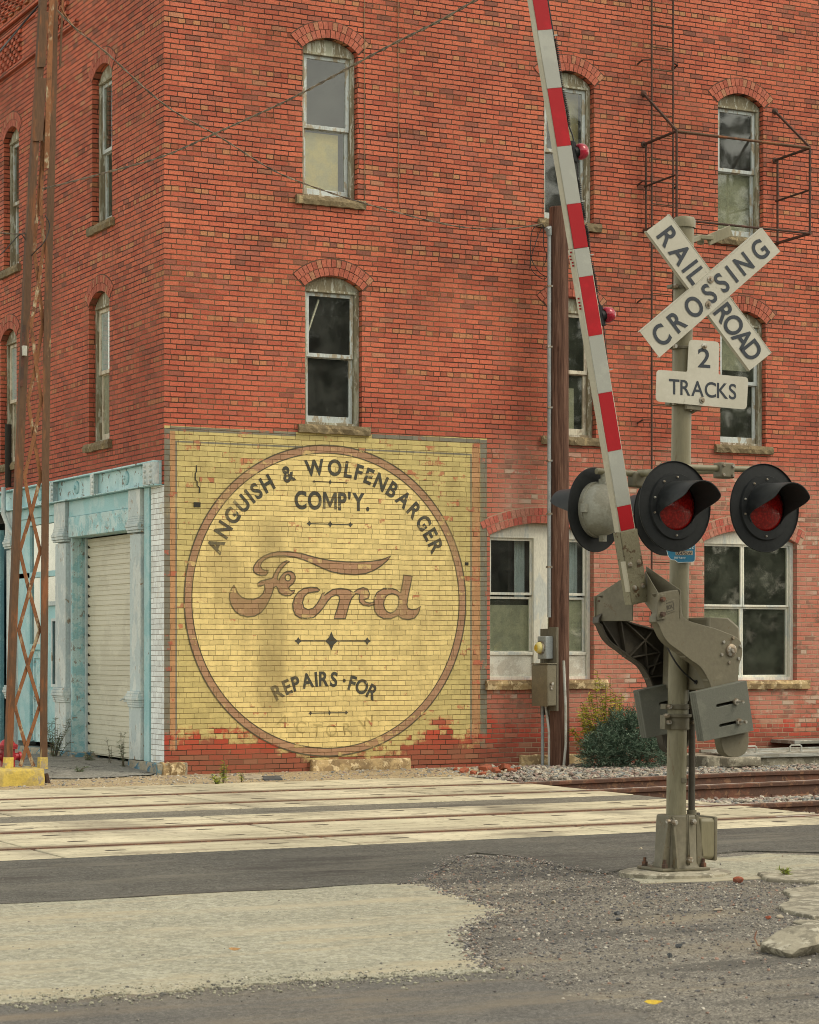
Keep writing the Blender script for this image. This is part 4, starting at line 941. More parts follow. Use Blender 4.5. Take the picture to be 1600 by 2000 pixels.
leaf(1275, 1967, .042, -.3, M['leaf_y'], 'bright yellow fallen leaf on the foreground gravel')
leaf(460, 1862, .032, -.7, M['leaf_o'], 'dry tan fallen leaf on the pale worn pavement')
# ================================================================== THE CROSSING SIGNAL
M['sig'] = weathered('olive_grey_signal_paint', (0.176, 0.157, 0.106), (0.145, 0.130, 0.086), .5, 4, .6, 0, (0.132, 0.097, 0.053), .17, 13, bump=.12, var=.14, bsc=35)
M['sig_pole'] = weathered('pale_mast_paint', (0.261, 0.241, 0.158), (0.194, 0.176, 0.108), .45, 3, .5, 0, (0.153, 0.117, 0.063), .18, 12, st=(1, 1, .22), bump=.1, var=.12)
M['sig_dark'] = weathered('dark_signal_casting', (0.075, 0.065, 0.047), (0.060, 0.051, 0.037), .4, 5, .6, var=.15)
M['sig_grey'] = weathered('grey_green_plate', (0.135, 0.140, 0.112), (0.115, 0.120, 0.097), .4, 4, .6, bsc=90, var=.12)
M['galv'] = weathered('galvanised_bolt', (.42, .41, .37), (.26, .21, .15), .35, 20, .45, .5)
M['rustbolt'] = weathered('rusty_bolt', (.15, .07, .04), (.08, .05, .035), .4, 20, .85)
M['black'] = weathered('flat_black_paint', (.010, .012, .013), (.015, .017, .018), .4, 4, .55, bump=.05, bsc=30, var=.2, spec=.22)
M['hood'] = weathered('black_hood_paint', (.014, .016, .017), (.022, .025, .026), .4, 6, .45, bump=.05, bsc=30, var=.2, spec=.35)
M['housing'] = weathered('lamp_housing_paint', (0.357, 0.357, 0.297), (0.281, 0.272, 0.212), .35, 4, .5, 0, (0.170, 0.145, 0.093), .08, 14)
M['signwhite'] = weathered('white_sign_sheeting', (0.493, 0.475, 0.396), (0.458, 0.440, 0.361), .4, 2, .42, 0, (0.396, 0.378, 0.308), .06, 12, bump=.02, var=.05)
M['signink'] = weathered('navy_black_sign_ink', (.022, .03, .042), None, rough=.5, var=.1)
M['armwhite'] = weathered('cream_fibreglass_arm', (0.516, 0.490, 0.387), (0.447, 0.421, 0.327), .4, 3, .5, var=.08)
M['silver'] = weathered('silver_reflective_sheeting', (0.360, 0.369, 0.324), (0.324, 0.333, 0.297), .4, 3, .38, bump=.03, bsc=200, var=.07)
M['red'] = weathered('red_reflective_sheeting', (.40, .004, .012), (.34, .004, .010), .4, 2.5, .55, bump=.03, bsc=200, var=.09, spec=.25)
M['rust_arm'] = weathered('rust_spotted_arm_steel', (0.167, 0.154, 0.092), (0.211, 0.194, 0.123), .4, 5, .6, 0, (0.097, 0.057, 0.026), .26, 13, bump=.3)
M['blue'] = weathered('blue_sign_paint', (.02, .18, .32), (.015, .15, .28), .3, 5, .45, var=.08)
M['inkwhite'] = weathered('white_sign_ink', (.62, .68, .68), None, rough=.5)
M['tanlabel'] = weathered('faded_label', (.50, .44, .33), (.40, .33, .24), .4, 30, .6)
M['cable'] = weathered('black_cable', (.015, .015, .015), None, rough=.5)
nb = NB('red_signal_lens'); P = nb.objc(); vz = nb.vor(P, 60); nb.put(nb.p.inputs['Base Color'], nb.mix(nb.sstep(vz, .2, .7), (.30, .008, .006), (.17, .003, .003))); nb.p.inputs['Roughness'].default_value = .18; nb.bump(vz, .5, .004); M['lens'] = nb.mat
nb = NB('red_lamp_globe'); P = nb.objc(); wv = nb.noise(P, 14, 3); nb.put(nb.p.inputs['Base Color'], nb.mix(nb.sstep(wv, .35, .65), (.30, .004, .02), (.50, .03, .06))); nb.p.inputs['Roughness'].default_value = .08; nb.p.inputs['Transmission Weight'].default_value = .25; nb.bump(wv, .25, .01); M['globe'] = nb.mat

bx, by = G(1319, 1704)
SIGM = Matrix.Translation((bx, by, 0)) @ Matrix.Rotation(radians(3.0), 4, 'Z') @ Matrix.Rotation(.0172, 4, 'Y')
SIGI = SIGM.inverted()
def Lp(px, py, ly):                               # a sight line met with the signal's own plane y = ly
    o = SIGI @ CAMP; d = SIGI.to_3x3() @ ray(px, py); t = (ly - o.y) / d.y; return o + d * t
sig = empty('crossing_signal'); sig.matrix_world = SIGM
tag(sig, 'tall railroad crossing signal with crossbuck, red lamps and raised striped gate arm', 'crossing signal')
def hexbolt(mb, p, ax, r=.014, h=.016, n=6):
    mb.lathe([(0, -h), (r * .85, -h), (r, -h * .8), (r, 0)], p, ax, n)

# mast
rp = .068
zt = Lp(1337, 432, 0).z
b = MB(); b.lathe([(rp, .02), (rp, zt), (0, zt)], (0, 0, 0), 'z', 40); pole = b.build('mast', M['sig_pole'], sig, smooth=40)
b = MB(); b.lathe([(rp + .010, zt - .05), (rp + .010, zt + .004), (rp, zt + .022), (.03, zt + .032), (0, zt + .034)], (0, 0, 0), 'z', 36); b.build('mast_cap', M['sig_pole'], sig, smooth=40)
def clampring(z, h=.04, r=rp + .012, lug=True, name='clamp', yl=-1):
    c = MB(); c.lathe([(rp + .001, z), (r, z), (r, z + h), (rp + .001, z + h)], (0, 0, 0), 'z', 32)
    if lug:
        c.box(-r - .045, -r + .01, -.03, .03, z, z + h); c.box(r - .01, r + .045, -.03, .03, z, z + h)
    o = c.build(name, M['sig'], sig, bev=.003)
    d = MB()
    for s_ in (-1, 1): hexbolt(d, (s_ * (r + .022), -.03, z + h / 2), 'y', .016, .03)
    d.build('clamp_bolts', M['galv'], o); return o
z1 = Lp(1322, 1385, 0).z
clampring(z1, .035); clampring(z1 - .14, .10, rp + .014, True); clampring(z1 - .055, .022, rp + .03, False)
for py in (562, 680, 790): clampring(Lp(1330, py, 0).z - .012, .024, rp + .008, True)
# footing and base casting
ft = MB(); ft.lathe([(.40, -.1), (.40, .006), (.36, .018), (0, .02)], (0, 0, 0), 'z', 28)
fo = ft.build('footing', M['rk_conc'], sig, smooth=30); fo.scale = (1.05, .8, 1); fo['label'] = 'round concrete footing'
bp = MB(); bp.prism([(-.205, -.13), (.205, -.13), (.205, .17), (-.205, .17)], lambda a, c, d: (a, c, d), .02, .042); base = bp.build('base_plate', M['sig'], sig, bev=.006)
zc = .40
b = MB(); prof = [(-.125, -.105), (-.06, -.125), (.06, -.125), (.125, -.105), (.125, .105), (-.125, .105)]
rings = [(.042, 1.04), (.07, .92), (zc - .04, .86), (zc, .84)]
vs = [(x * k, y * k, z) for z, k in rings for x, y in prof]; n_ = 6
b.add(vs, [(i * n_ + k, i * n_ + (k + 1) % n_, (i + 1) * n_ + (k + 1) % n_, (i + 1) * n_ + k) for i in range(3) for k in range(n_)] + [tuple(range(18, 24))])
b.build('base_casting', M['sig'], sig, bev=.012)
b = MB()
for x in (-.10,): b.prism([(-.165, .042), (-.11, .042), (-.100, zc - .01), (-.112, zc - .02)], lambda a, c, d: (d, a, c), x - .008, x + .008)
b.prism([(-.131, .06), (-.118, .06), (-.098, zc + .002), (-.110, zc + .002)], lambda a, c, d: (d, a, c), .012, .019); b.prism([(-.131, .06), (-.118, .06), (-.098, zc + .002), (-.110, zc + .002)], lambda a, c, d: (d, a, c), .024, .031)
b.prism([(-.185, .042), (-.12, .042), (-.105, zc), (-.125, zc)], lambda a, c, d: (a, d, c), -.09, -.07); b.prism([(.185, .042), (.12, .042), (.105, zc), (.125, zc)], lambda a, c, d: (a, d, c), -.09, -.07)
b.build('base_ribs', M['sig'], sig, bev=.004)
for x, y in ((-.165, -.10), (.165, -.10), (-.165, .13), (.165, .13)): b = MB(); b.lathe([(0, .10), (.012, .10), (.012, .072), (.022, .07), (.022, .044)], (x, y, 0), 'z', 6); b.build('anchor_nut', M['rustbolt'], sig)
for p_, ax_, r_b, h_b in (((-.1, -.104, zc - .045), 'y', .020, .034), ((.06, -.104, zc - .045), 'y', .020, .034), ((-.105, -.08, zc - .04), 'x', .018, .034), ((.0, -.15, .1), 'y', .022, .03)):
    b = MB(); hexbolt(b, p_, ax_, r_b, h_b); b.build('base_bolt', M['galv'], sig, bev=.002)
jb = MB(); jb.prism([(.145, .09), (.275, .09), (.275, .375), (.145, .375)], lambda a, c, d: (a, d, c), -.09, .10); j = jb.build('junction_box', M['sig_pole'], sig, bev=.022, segs=3)
jb = MB(); jb.prism([(.263, .08), (.29, .08), (.29, .385), (.263, .385)], lambda a, c, d: (a, d, c), -.095, .105); jb.build('box_lid', M['sig'], j, bev=.008)
b = MB(); b.tube([(.17, 0, .02), (.17, 0, .1)], .018, 10); hexbolt(b, (.18, -.005, .39), 'z', .02, -.02); b.build('box_nipple', M['sig_dark'], j, smooth=40)
# conduit beside the mast
c0 = Lp(1351, 1590, -.02); c1 = Lp(1352, 1375, -.02); c2 = Lp(1352, 1350, -.02)
b = MB(); b.tube([(c0.x, -.02, .38), (c1.x, -.02, c1.z), (c1.x, -.02, c2.z), (c1.x + .012, -.02, c2.z + .03), (c1.x + .04, -.02, c2.z + .05), (c1.x + .10, -.02, c2.z + .055)], .024, 14)
cdt = b.build('conduit', M['sig_dark'], sig, smooth=40)
b = MB(); b.tube([(c1.x, -.02, c1.z - .02), (c1.x, -.02, c1.z + .02)], .032, 14); b.tube([(c0.x, -.02, .37), (c0.x, -.02, .43)], .034, 12); b.build('conduit_coupling', M['sig'], cdt, smooth=40)
b = MB(); p0 = Lp(1303, 1262, -.1); p1 = Lp(1316, 1292, -.16); p2 = Lp(1330, 1312, -.16); p3 = Lp(1358, 1332, -.14)
def bez(a, b_, c_, d, n=16): return [a * (1 - t) ** 3 + b_ * 3 * t * (1 - t) ** 2 + c_ * 3 * t * t * (1 - t) + d * t ** 3 for t in [i / n for i in range(n + 1)]]
b.tube(bez(p0, p1, p2, p3), .006, 6); b.tube([p3, p3 + Vector((.03, 0, -.003))], .016, 8); b.build('cable', M['cable'], sig, smooth=50)
z_ = .62; b = MB(); b.box(-.012, .03, -rp - .012, -rp + .012, z_, z_ + .035); b.build('mast_label', M['sig'], sig, bev=.003)
# mechanism housing behind the front side arm
b = MB(); q0 = Lp(1350, 1335, 0); q1 = Lp(1400, 1225, 0)
b.prism([(.05, q0.z - .05), (.30, q0.z + .02), (.36, q0.z + .18), (.34, q1.z + .0), (.25, q1.z + .06), (.06, q1.z + .06)], lambda a, c, d: (a, d, c), -.25, .26)
mech = b.build('gate_mechanism', M['sig'], sig, bev=.02); 

# ---- crossbuck: two blades
def blade(name, quad, ly, text_spans, lab):
    P = [Lp(x, y, ly) for x, y in quad]           # start-left, start-right, end-right, end-left of the blade's width
    fl = lambda s, t, d: tuple((P[0] * (1 - s) + P[3] * s) * (1 - t) + (P[1] * (1 - s) + P[2] * s) * t + Vector((0, d, 0)))
    b = MB(); L = (P[3] - P[0]).length; W = (P[1] - P[0]).length; r = .02
    b.prism([(0, 0), (1, 0), (1, 1), (0, 1)], fl, 0, .004)
    for s0, s1, t0, t1 in ((0, 1, 0, .02), (0, 1, .98, 1)): b.hexa([fl(s0, t0, -.002), fl(s1, t0, -.002), fl(s1, t1, -.002), fl(s0, t1, -.002), fl(s0, t0, .028), fl(s1, t0, .028), fl(s1, t1, .028), fl(s0, t1, .028)])
    o = b.build(name, M['signwhite'], sig); o['label'] = lab
    for txt, a, c in text_spans:
        l = MB(); cap = .64 * W; base = (1 - .64) / 2
        letters_line(l, txt, a * L, c * L, base * W, cap, lambda x, y: fl(x / L, y / W, -.0035), .02, .84)
        l.build('lettering', M['signink'], o, rec=False)
    return o
blade('crossbuck_blade', [(1262.5, 452), (1307.5, 418), (1507, 689), (1464, 724)], -.105, [('RAIL', .055, .405), ('ROAD', .60, .965)], 'white blade reading RAILROAD')
blade('crossbuck_blade', [(1288, 698), (1250, 647.5), (1488.6, 445), (1524, 491)], -.125, [('CROSSING', .045, .945)], 'white blade reading CROSSING')
b = MB()
for px, py in ((1388, 546), (1384, 595)):
    p = Lp(px, py, -.128); b.lathe([(0, -.016), (.010, -.016), (.012, -.008), (.012, -.005), (.026, -.004), (.026, .003)], p, 'y', 14)
b.build('crossbuck_bolts', M['galv'], sig, smooth=40)
b = MB(); p = Lp(1387, 570, -.09); b.box(-.03, p.x + .04, -.10, -.075, p.z - .10, p.z - .07); b.box(-.03, p.x + .04, -.10, -.075, p.z + .06, p.z + .09); b.box(-.03, .03, -.1, -.05, p.z - .1, p.z + .09); b.build('crossbuck_bracket', M['sig'], sig, bev=.004)
# short rear bracket seen at the top right of the mast
b = MB(); b.hexa([Lp(x, y, .12) for x, y in ((1362, 478), (1375, 478), (1375, 466), (1362, 466))] + [Lp(x, y, .2) for x, y in ((1362, 478), (1375, 478), (1375, 466), (1362, 466))]); 
b.bar(Lp(1358, 462, .08), Lp(1392, 465, .08), .03, .03); b.bar(Lp(1382, 470, .10), Lp(1428, 450, .10), .012, .075); b.bar(Lp(1350, 470, .0), Lp(1365, 464, .08), .03, .035)
b.build('rear_sign_bracket', M['sig_pole'], sig, bev=.004)
# ---- number of tracks plate
LY = -.11
sg = lambda x, y, d=0.0: tuple(Lp(x, y, LY) + Vector((0, d, 0)))
def rnd_poly(pts, rad, n=5):
    out = []
    N = len(pts)
    for i, p in enumerate(pts):
        p = Vector(p); a = Vector(pts[i - 1]); c = Vector(pts[(i + 1) % N]); r = rad[i]
        u = (a - p).normalized() * r; v = (c - p).normalized() * r
        if r == 0: out.append(tuple(p)); continue
        for k in range(n + 1):
            t = k / n; out.append(tuple((p + u) * (1 - t) ** 2 + p * 2 * t * (1 - t) + (p + v) * t * t))
    return out
tp = rnd_poly([(1346, 663), (1405.5, 667.5), (1403.5, 731.5), (1462, 737), (1458.5, 800), (1281, 784), (1283, 722), (1343, 726.5)], [9, 9, 4, 8, 9, 9, 8, 4])
b = MB(); b.prism(tp, sg, 0, .004); tr = b.build('tracks_plate', M['signwhite'], sig); tr['label'] = 'white plate reading 2 TRACKS'
l = MB(); letters_line(l, 'TRACKS', 1306.5, 1438, 0, 29.5, lambda a, c: sg(a, 769 + (a - 1307) * .083 - c, -.0015), .014, .82)
l.build('lettering', M['signink'], tr, rec=False); l = MB(); letters_line(l, '2', 1363, 1386.5, 0, 37, lambda a, c: sg(a, 716.5 + (a - 1363) * .083 - c, -.0015), .014, 1.0)
l.build('lettering', M['signink'], tr, rec=False)
b = MB()
for px, py in ((1375.5, 676), (1371, 781.5)): b.lathe([(0, -.016), (.010, -.016), (.012, -.005), (.022, -.004), (.022, .003)], sg(px, py, -.002), 'y', 14)
b.build('plate_bolts', M['galv'], tr, smooth=40)
b = MB(); p = Lp(1355, 795, -.09); b.box(-.03, p.x + .06, -.10, -.07, p.z - .02, p.z + .012); b.bar((p.x + .02, -.09, p.z - .02), (.05, -.02, p.z - .04), .03, .012); b.build('plate_bracket', M['sig'], sig, bev=.003)

# ---- flashing lamps
RD = .297
def lamp(loc, rz):
    h = MB()
    h.lathe([(0, .225), (.06, .222), (.115, .20), (.155, .16), (.178, .11), (.186, .05), (.186, .012)], (0, 0, 0), 'y', 40)
    h.lathe([(.186, .045), (.198, .045), (.198, .012), (.186, .012)], (0, 0, 0), 'y', 40)
    h.box(-.03, .03, .06, .12, .16, .215); h.box(.17, .215, .05, .09, -.03, .03); h.box(-.215, -.17, .05, .09, -.03, .03); h.box(-.02, .02, .06, .1, -.225, -.18)
    h.tube([(0, .09, .19), (0, .09, .27)], .03, 12)
    o = h.build('signal_lamp', M['housing'], sig, smooth=40); o.location = loc; o.rotation_euler = (0, 0, rz)
    d = MB(); d.lathe([(.158, -.012), (.215, -.012), (.222, .004), (RD - .006, .010), (RD, .0), (RD + .003, .006), (RD, .014), (.20, .014), (.158, .0)], (0, 0, 0), 'y', 56)
    d.build('background_disc', M['black'], o, smooth=35)
    l = MB(); l.lathe([(0, -.045), (.05, -.043), (.09, -.036), (.125, -.022), (.158, .002)], (0, 0, 0), 'y', 40); l.build('lens', M['lens'], o, smooth=60)
    # hood: a tube cut away below, longest at the top
    v = MB(); n = 48; ro, ri = .166, .160; vs = []; m_ = 8
    A0, A1 = radians(-38), radians(218)
    for i in range(n + 1):
        a = A0 + (A1 - A0) * i / n; s_ = (sin(a) + .42) / .92; s_ = max(0, min(1, s_)); s_ = s_ * s_ * (3 - 2 * s_); Ln = .012 + .268 * s_
        for k in range(m_ + 1):
            y = -.005 - Ln * k / m_; dz = -.012 * (k / m_) * (Ln / .33)
            for r in (ro, ri): vs.append((r * cos(a), y, r * sin(a) + dz))
    w2 = 2 * (m_ + 1); fs = []
    for i in range(n):
        for k in range(m_):
            a, b_ = i * w2 + 2 * k, (i + 1) * w2 + 2 * k
            fs += [(a, b_, b_ + 2, a + 2), (a + 1, a + 3, b_ + 3, b_ + 1)]
        a, b_ = i * w2 + 2 * m_, (i + 1) * w2 + 2 * m_; fs.append((a, b_, b_ + 1, a + 1))
    for i in (0, n):
        for k in range(m_): a = i * w2 + 2 * k; fs.append((a, a + 2, a + 3, a + 1))
    v.add(vs, fs); v.build('hood', M['hood'], o, smooth=40)
    s = MB()
    for a in (90, 165, 195, 270, 15, 125): s.lathe([(0, -.022), (.006, -.021), (.008, -.012)], (.192 * cos(radians(a)), 0, .192 * sin(radians(a))), 'y', 8)
    s.build('screws', M['galv'], o, smooth=40)
    return o
LF = .58
fl_ = Lp(1320, 989, -LF); fr_ = Lp(1495, 992, -LF); rl_ = Lp(1161, 996, LF)
lamp(tuple(fl_), radians(2)); lamp(tuple(fr_), radians(1)); lamp(tuple(rl_), radians(180 + 16)); lamp((-rl_.x - .02, LF, rl_.z), radians(180 + 6))
za = fl_.z + .265
b = MB(); b.tube([(fl_.x - .06, -LF + .09, za), (fr_.x + .06, -LF + .09, fr_.z + .265)], .022, 14); b.tube([(rl_.x - .05, LF - .09, rl_.z + .265), (-rl_.x, LF - .09, rl_.z + .265)], .022, 14)
b.tube([(.0, -LF + .09, za + .01), (.0, LF - .09, rl_.z + .27)], .026, 12)
ca = b.build('lamp_crossarm', M['sig_pole'], sig, smooth=40)
b = MB()
for yy in (-LF + .09, LF - .09): b = MB(); b.box(-.07, .05, yy - .045, yy + .045, za - .05, za + .055); b.build('crossarm_coupling', M['sig'], ca, bev=.012)
b = MB(); b.box(-.085, .085, -.085, .085, za - .05, za + .05); b.build('crossarm_clamp', M['sig'], ca, bev=.012)
b = MB()
for x in (-.05, .03):
    for z in (-.03, .035): hexbolt(b, (x, -LF + .045, za + z), 'y', .012, .012)
b.build('coupling_bolts', M['galv'], ca)
# ---- blue emergency plate
LY2 = -.085
sb = lambda x, y, d=0.0: tuple(Lp(x, y, LY2) + Vector((0, d, 0)))
po = rnd_poly([(1296, 1030), (1358, 1030), (1357.5, 1097.5), (1324, 1098.5), (1318, 1093.5), (1311, 1093.5), (1305, 1086), (1302, 1074)], [3, 3, 6, 2, 2, 3, 3, 2])
b = MB(); b.prism(po, sb, 0, .003); ens = b.build('emergency_plate', M['blue'], sig); ens['label'] = 'small blue emergency notice with a crossing number'
b = MB(); ribbon(b, po, 1.0, lambda a, c: sb(a, c, -.001)); b.build('plate_border', M['inkwhite'], ens, rec=False)
b = MB(); b.add([sb(x, y, -.001) for x, y in ((1319.5, 1084.5), (1319.5, 1076), (1353, 1075.5), (1353, 1084))], [(0, 1, 2, 3)]); b.build('number_strip', M['tanlabel'], ens, rec=False)
b = MB(); letters_line(b, '004752W', 1321, 1351.5, 0, 6.2, lambda a, c: sb(a, 1083.3 - c, -.002), .02, .9); b.build('number', M['signink'], ens, rec=False)
b = MB(); letters_line(b, '5452', 1335, 1355, 0, 6.5, lambda a, c: sb(a, 1073.5 - (a - 1335) * .12 - c, -.001), .02, .9); letters_line(b, 'BNSF Railway', 1317, 1339, 0, 3.6, lambda a, c: sb(a, 1091 - c, -.001), .01, .8)
b.build('notice_text', M['inkwhite'], ens, rec=False)

# ---- gate side arms with counterweights
prof_px = [(1283, 1160), (1322, 1152), (1330, 1197), (1336, 1208), (1350, 1215), (1390, 1226), (1415, 1235), (1432, 1242), (1444, 1252), (1448, 1270), (1446, 1287), (1441, 1302), (1440, 1330), (1447, 1380), (1460, 1432), (1458, 1463), (1446, 1476), (1428, 1479), (1412, 1470), (1405, 1440), (1395, 1385), (1386, 1341), (1377, 1320), (1365, 1302), (1345, 1288), (1325, 1272), (1308, 1260), (1297, 1248), (1290, 1235), (1284, 1220), (1279, 1205)]
YS = .355
pl = [(Lp(x, y, -YS).x, Lp(x, y, -YS).z) for x, y in prof_px]
pls = smooth_loop(pl[1:], 2); pls = [pl[0]] + pls
fxz = lambda a, c, d: (a, d, c)
def inset(poly, t):
    n = len(poly); A = sum(poly[i][0] * poly[(i + 1) % n][1] - poly[(i + 1) % n][0] * poly[i][1] for i in range(n)); sg_ = 1 if A > 0 else -1; out = []
    for i in range(n):
        p, q, r = Vector(poly[i - 1]), Vector(poly[i]), Vector(poly[(i + 1) % n]); d = (r - p).normalized(); out.append(tuple(q + Vector((-d.y, d.x)) * t * sg_))
    return out
cwz = [Lp(x, y, -YS - .05) for x, y in ((1352, 1352), (1452, 1329), (1466, 1427), (1368, 1448))]
pivot = Lp(1425, 1270, -YS)
def side_arm(sy, near):
    y0 = -YS if near else YS
    out_, in_ = (y0 - .014, y0 + .012) if near else (y0 + .012, y0 - .014)
    b = MB(); b.prism(pls, fxz, out_, out_ + (.016 if near else -.016))
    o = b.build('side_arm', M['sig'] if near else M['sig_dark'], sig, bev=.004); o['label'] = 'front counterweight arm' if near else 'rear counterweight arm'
    # rim and ribs on the face towards the mast
    r = MB(); din = out_ + (.075 if near else -.075)
    r.prism(pls, fxz, out_ + (.004 if near else -.004), din, [inset(pls, .012)[::-1]])
    def rib(a, c, w_=.010): 
        A = Lp(a[0], a[1], -YS); C = Lp(c[0], c[1], -YS); r.bar((A.x, (out_ + din) / 2, A.z), (C.x, (out_ + din) / 2, C.z), abs(din - out_) * .85, w_, (0, 0, 1)) if False else None
        d = Vector((C.x - A.x, C.z - A.z)); n = Vector((-d.y, d.x)).normalized() * w_ / 2
        r.prism([(A.x + n.x, A.z + n.y), (C.x + n.x, C.z + n.y), (C.x - n.x, C.z - n.y), (A.x - n.x, A.z - n.y)], fxz, out_ + (.004 if near else -.004), din - (.015 if near else -.015))
    for a, c in (((1290, 1212), (1330, 1276)), ((1326, 1205), (1338, 1284)), ((1328, 1205), (1375, 1250)), ((1375, 1250), (1345, 1282)), ((1375, 1250), (1382, 1330)), ((1375, 1250), (1392, 1228)), ((1375, 1250), (1405, 1275)), ((1350, 1285), (1402, 1275)), ((1405, 1275), (1388, 1320)), ((1380, 1305), (1408, 1295)), ((1384, 1325), (1440, 1318))): rib(a, c)
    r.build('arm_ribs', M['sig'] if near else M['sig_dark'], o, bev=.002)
    # bolts round the shaft
    s = MB(); s2 = -1 if near else 1
    pv = Vector((pivot.x, out_, pivot.z))
    s.lathe([(0, -.035), (.016, -.035), (.02, -.02), (.03, -.018), (.042, -.012), (.045, 0)], pv, 'y', 20)
    for k in range(6):
        a = radians(20 + 60 * k); hexbolt(s, pv + Vector((.085 * cos(a), 0, .085 * sin(a))), 'y', .012, .012)
    if near: s.build('shaft_bolts', M['galv'], o, smooth=40)
    # counterweight: two stacked plates with slots and studs
    cy0 = out_ - .002 if near else in_ + .03
    cw = MB()
    def q(u, v): return tuple(((cwz[0] * (1 - u) + cwz[1] * u) * (1 - v) + (cwz[3] * (1 - u) + cwz[2] * u) * v)[i] for i in (0, 2))
    hole = lambda u0, u1, v: [q(u0, v - .03), q(u1, v - .03), q(u1 + .015, v), q(u1, v + .03), q(u0, v + .03), q(u0 - .015, v)]
    holes = [hole(.36, .74, .36), hole(.36, .74, .76)]
    for k in range(3):
        ya = cy0 - .024 * k if near else cy0 - .15 + .024 * k
        cw.prism([q(0, 0), q(1, 0), q(1, 1), q(0, 1)], fxz, ya, ya - .022, holes)
    cwo = cw.build('counterweight', M['sig_grey'], o, bev=.002)
    st = MB()
    for v in (.36, .76):
        p = q(.73, v); ye = cy0 - .07 if near else cy0 - .11
        st.tube([(p[0], cy0 + .02, p[1]), (p[0], ye - .085, p[1])], .010, 8); st.lathe([(0, -.02), (.022, -.018), (.024, 0)], (p[0], ye, p[1]), 'y', 8)
    st.build('studs', M['galv'], o, smooth=40)
    if near:
        e = MB(); E = [Lp(x, y, out_ - .001) for x, y in ((1294, 1177), (1317, 1170), (1320, 1193), (1297, 1201))]
        u_ = lambda s, t, d: tuple((E[0] * (1 - s) + E[1] * s) * (1 - t) + (E[3] * (1 - s) + E[2] * s) * t + Vector((0, d, 0)))
        e.prism([(0, 0), (1, 0), (1, 1), (0, 1)], u_, 0, -.004); pl_ = e.build('maker_plate', M['sig'], o, bev=.001)
        f = MB(); rr = rnd_poly([(.17, .15), (.84, .15), (.84, .85), (.17, .85)], [.12] * 4)
        ribbon(f, rr, .05, lambda a, c: u_(a, c, -.0055)); letters_line(f, 'BCA', .27, .75, .66, .32, lambda a, c: u_(a, 1.32 - c, -.0055), .03, .6)
        f.build('maker_mark', M['sig_dark'], o, rec=False)
    return o
side_arm(-1, True); side_arm(1, False)
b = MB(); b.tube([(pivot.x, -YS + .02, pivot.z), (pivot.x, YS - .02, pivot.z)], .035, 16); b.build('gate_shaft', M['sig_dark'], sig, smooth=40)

# ---- V-shaped gate brackets carrying the arm
ax0, ax1 = Lp(1284, 1160, -YS), Lp(1322, 1152, -YS)
ztop = ax0.z; apx = Lp(1262, 1112, -.06)
gx = Lp(1248, 1150, -.03).x
def plate(name, a, b_, z0a, z0b, z1a, z1b, t=.008, mat='sig'):
    a, b_ = Vector(a), Vector(b_); n = Vector((-(b_ - a).y, (b_ - a).x, 0)).normalized() * t / 2; m_ = MB()
    m_.hexa([(a.x - n.x, a.y - n.y, z0a), (b_.x - n.x, b_.y - n.y, z0b), (b_.x + n.x, b_.y + n.y, z0b), (a.x + n.x, a.y + n.y, z0a), (a.x - n.x, a.y - n.y, z1a), (b_.x - n.x, b_.y - n.y, z1b), (b_.x + n.x, b_.y + n.y, z1b), (a.x + n.x, a.y + n.y, z1a)])
    return m_.build(name, M[mat], sig, bev=.003)
hb = .17
for near in (1, 0):
    s_ = -1 if near else 1
    yl = -YS - .018 if near else YS + .0
    pb = plate('gate_bracket', (ax0.x - .002, yl, 0), (gx + (.05 if near else .0), s_ * .035, 0), ztop - .175, ztop - .05 if near else ztop - .175, ztop + .0, ztop + .165, .009)
    plate('gate_bracket', (ax1.x + .02, yl + s_ * .0, 0), (gx + .06, s_ * .03, 0), ztop - .16, ztop - .02, ztop + .03, ztop + .20, .009)
    fl2 = MB(); fl2.hexa([(ax0.x - .012, yl - .0, ztop - .175), (ax0.x + .055, yl - .0, ztop - .165), (ax0.x + .055, yl - .012, ztop - .165), (ax0.x - .012, yl - .012, ztop - .175), (ax0.x - .022, yl, ztop + .0), (ax0.x + .048, yl, ztop - .0), (ax0.x + .048, yl - .012, ztop), (ax0.x - .022, yl - .012, ztop)])
    fo_ = fl2.build('bracket_flange', M['sig'], sig, bev=.003)
    bo = MB()
    for dz in (-.035, -.135): hexbolt(bo, (ax0.x + .015 + dz * -.02, yl - .012, ztop + dz), 'y', .018, .028)
    bo.build('bracket_bolts', M['rustbolt'], fo_)

# ---- gate arm
AF = -.075
ctr = lambda py: 1054.8 + .1653 * py
A0 = Lp(ctr(1178), 1178, AF); A1 = Lp(ctr(0), 0, AF); adir = (A1 - A0).normalized(); apn = Vector((adir.z, 0, -adir.x)); aL = (A1 - A0).length
def ap_(s, w_, d): return A0 + adir * s + apn * w_ + Vector((0, d, 0))
def s_of(py): p = Lp(ctr(py), py, AF); return (p - A0).dot(adir)
def abox(mb, s0, s1, w0, w1, d0, d1): mb.hexa([ap_(s, w_, d) for d in (d0, d1) for s, w_ in ((s0, w0), (s0, w1), (s1, w1), (s1, w0))])
HW = .066
b = MB(); abox(b, s_of(1037), s_of(484.5), -HW, HW, 0, .062); abox(b, s_of(484), aL + 2.6, -HW + .004, HW - .004, .004, .058)
arm = b.build('gate_arm', M['armwhite'], sig, bev=.004); arm['label'] = 'raised red and white striped gate arm'
reds = [(988, 1034.5), (767, 880), (540, 655), (398, 484), (172, 285), (-60, 58), (-290, -175)]
greys = [(880.5, 987.5), (655.5, 766.5), (485, 539.5), (285.5, 397.5), (58.5, 171.5), (-174, -61)]
r_ = MB(); g_ = MB()
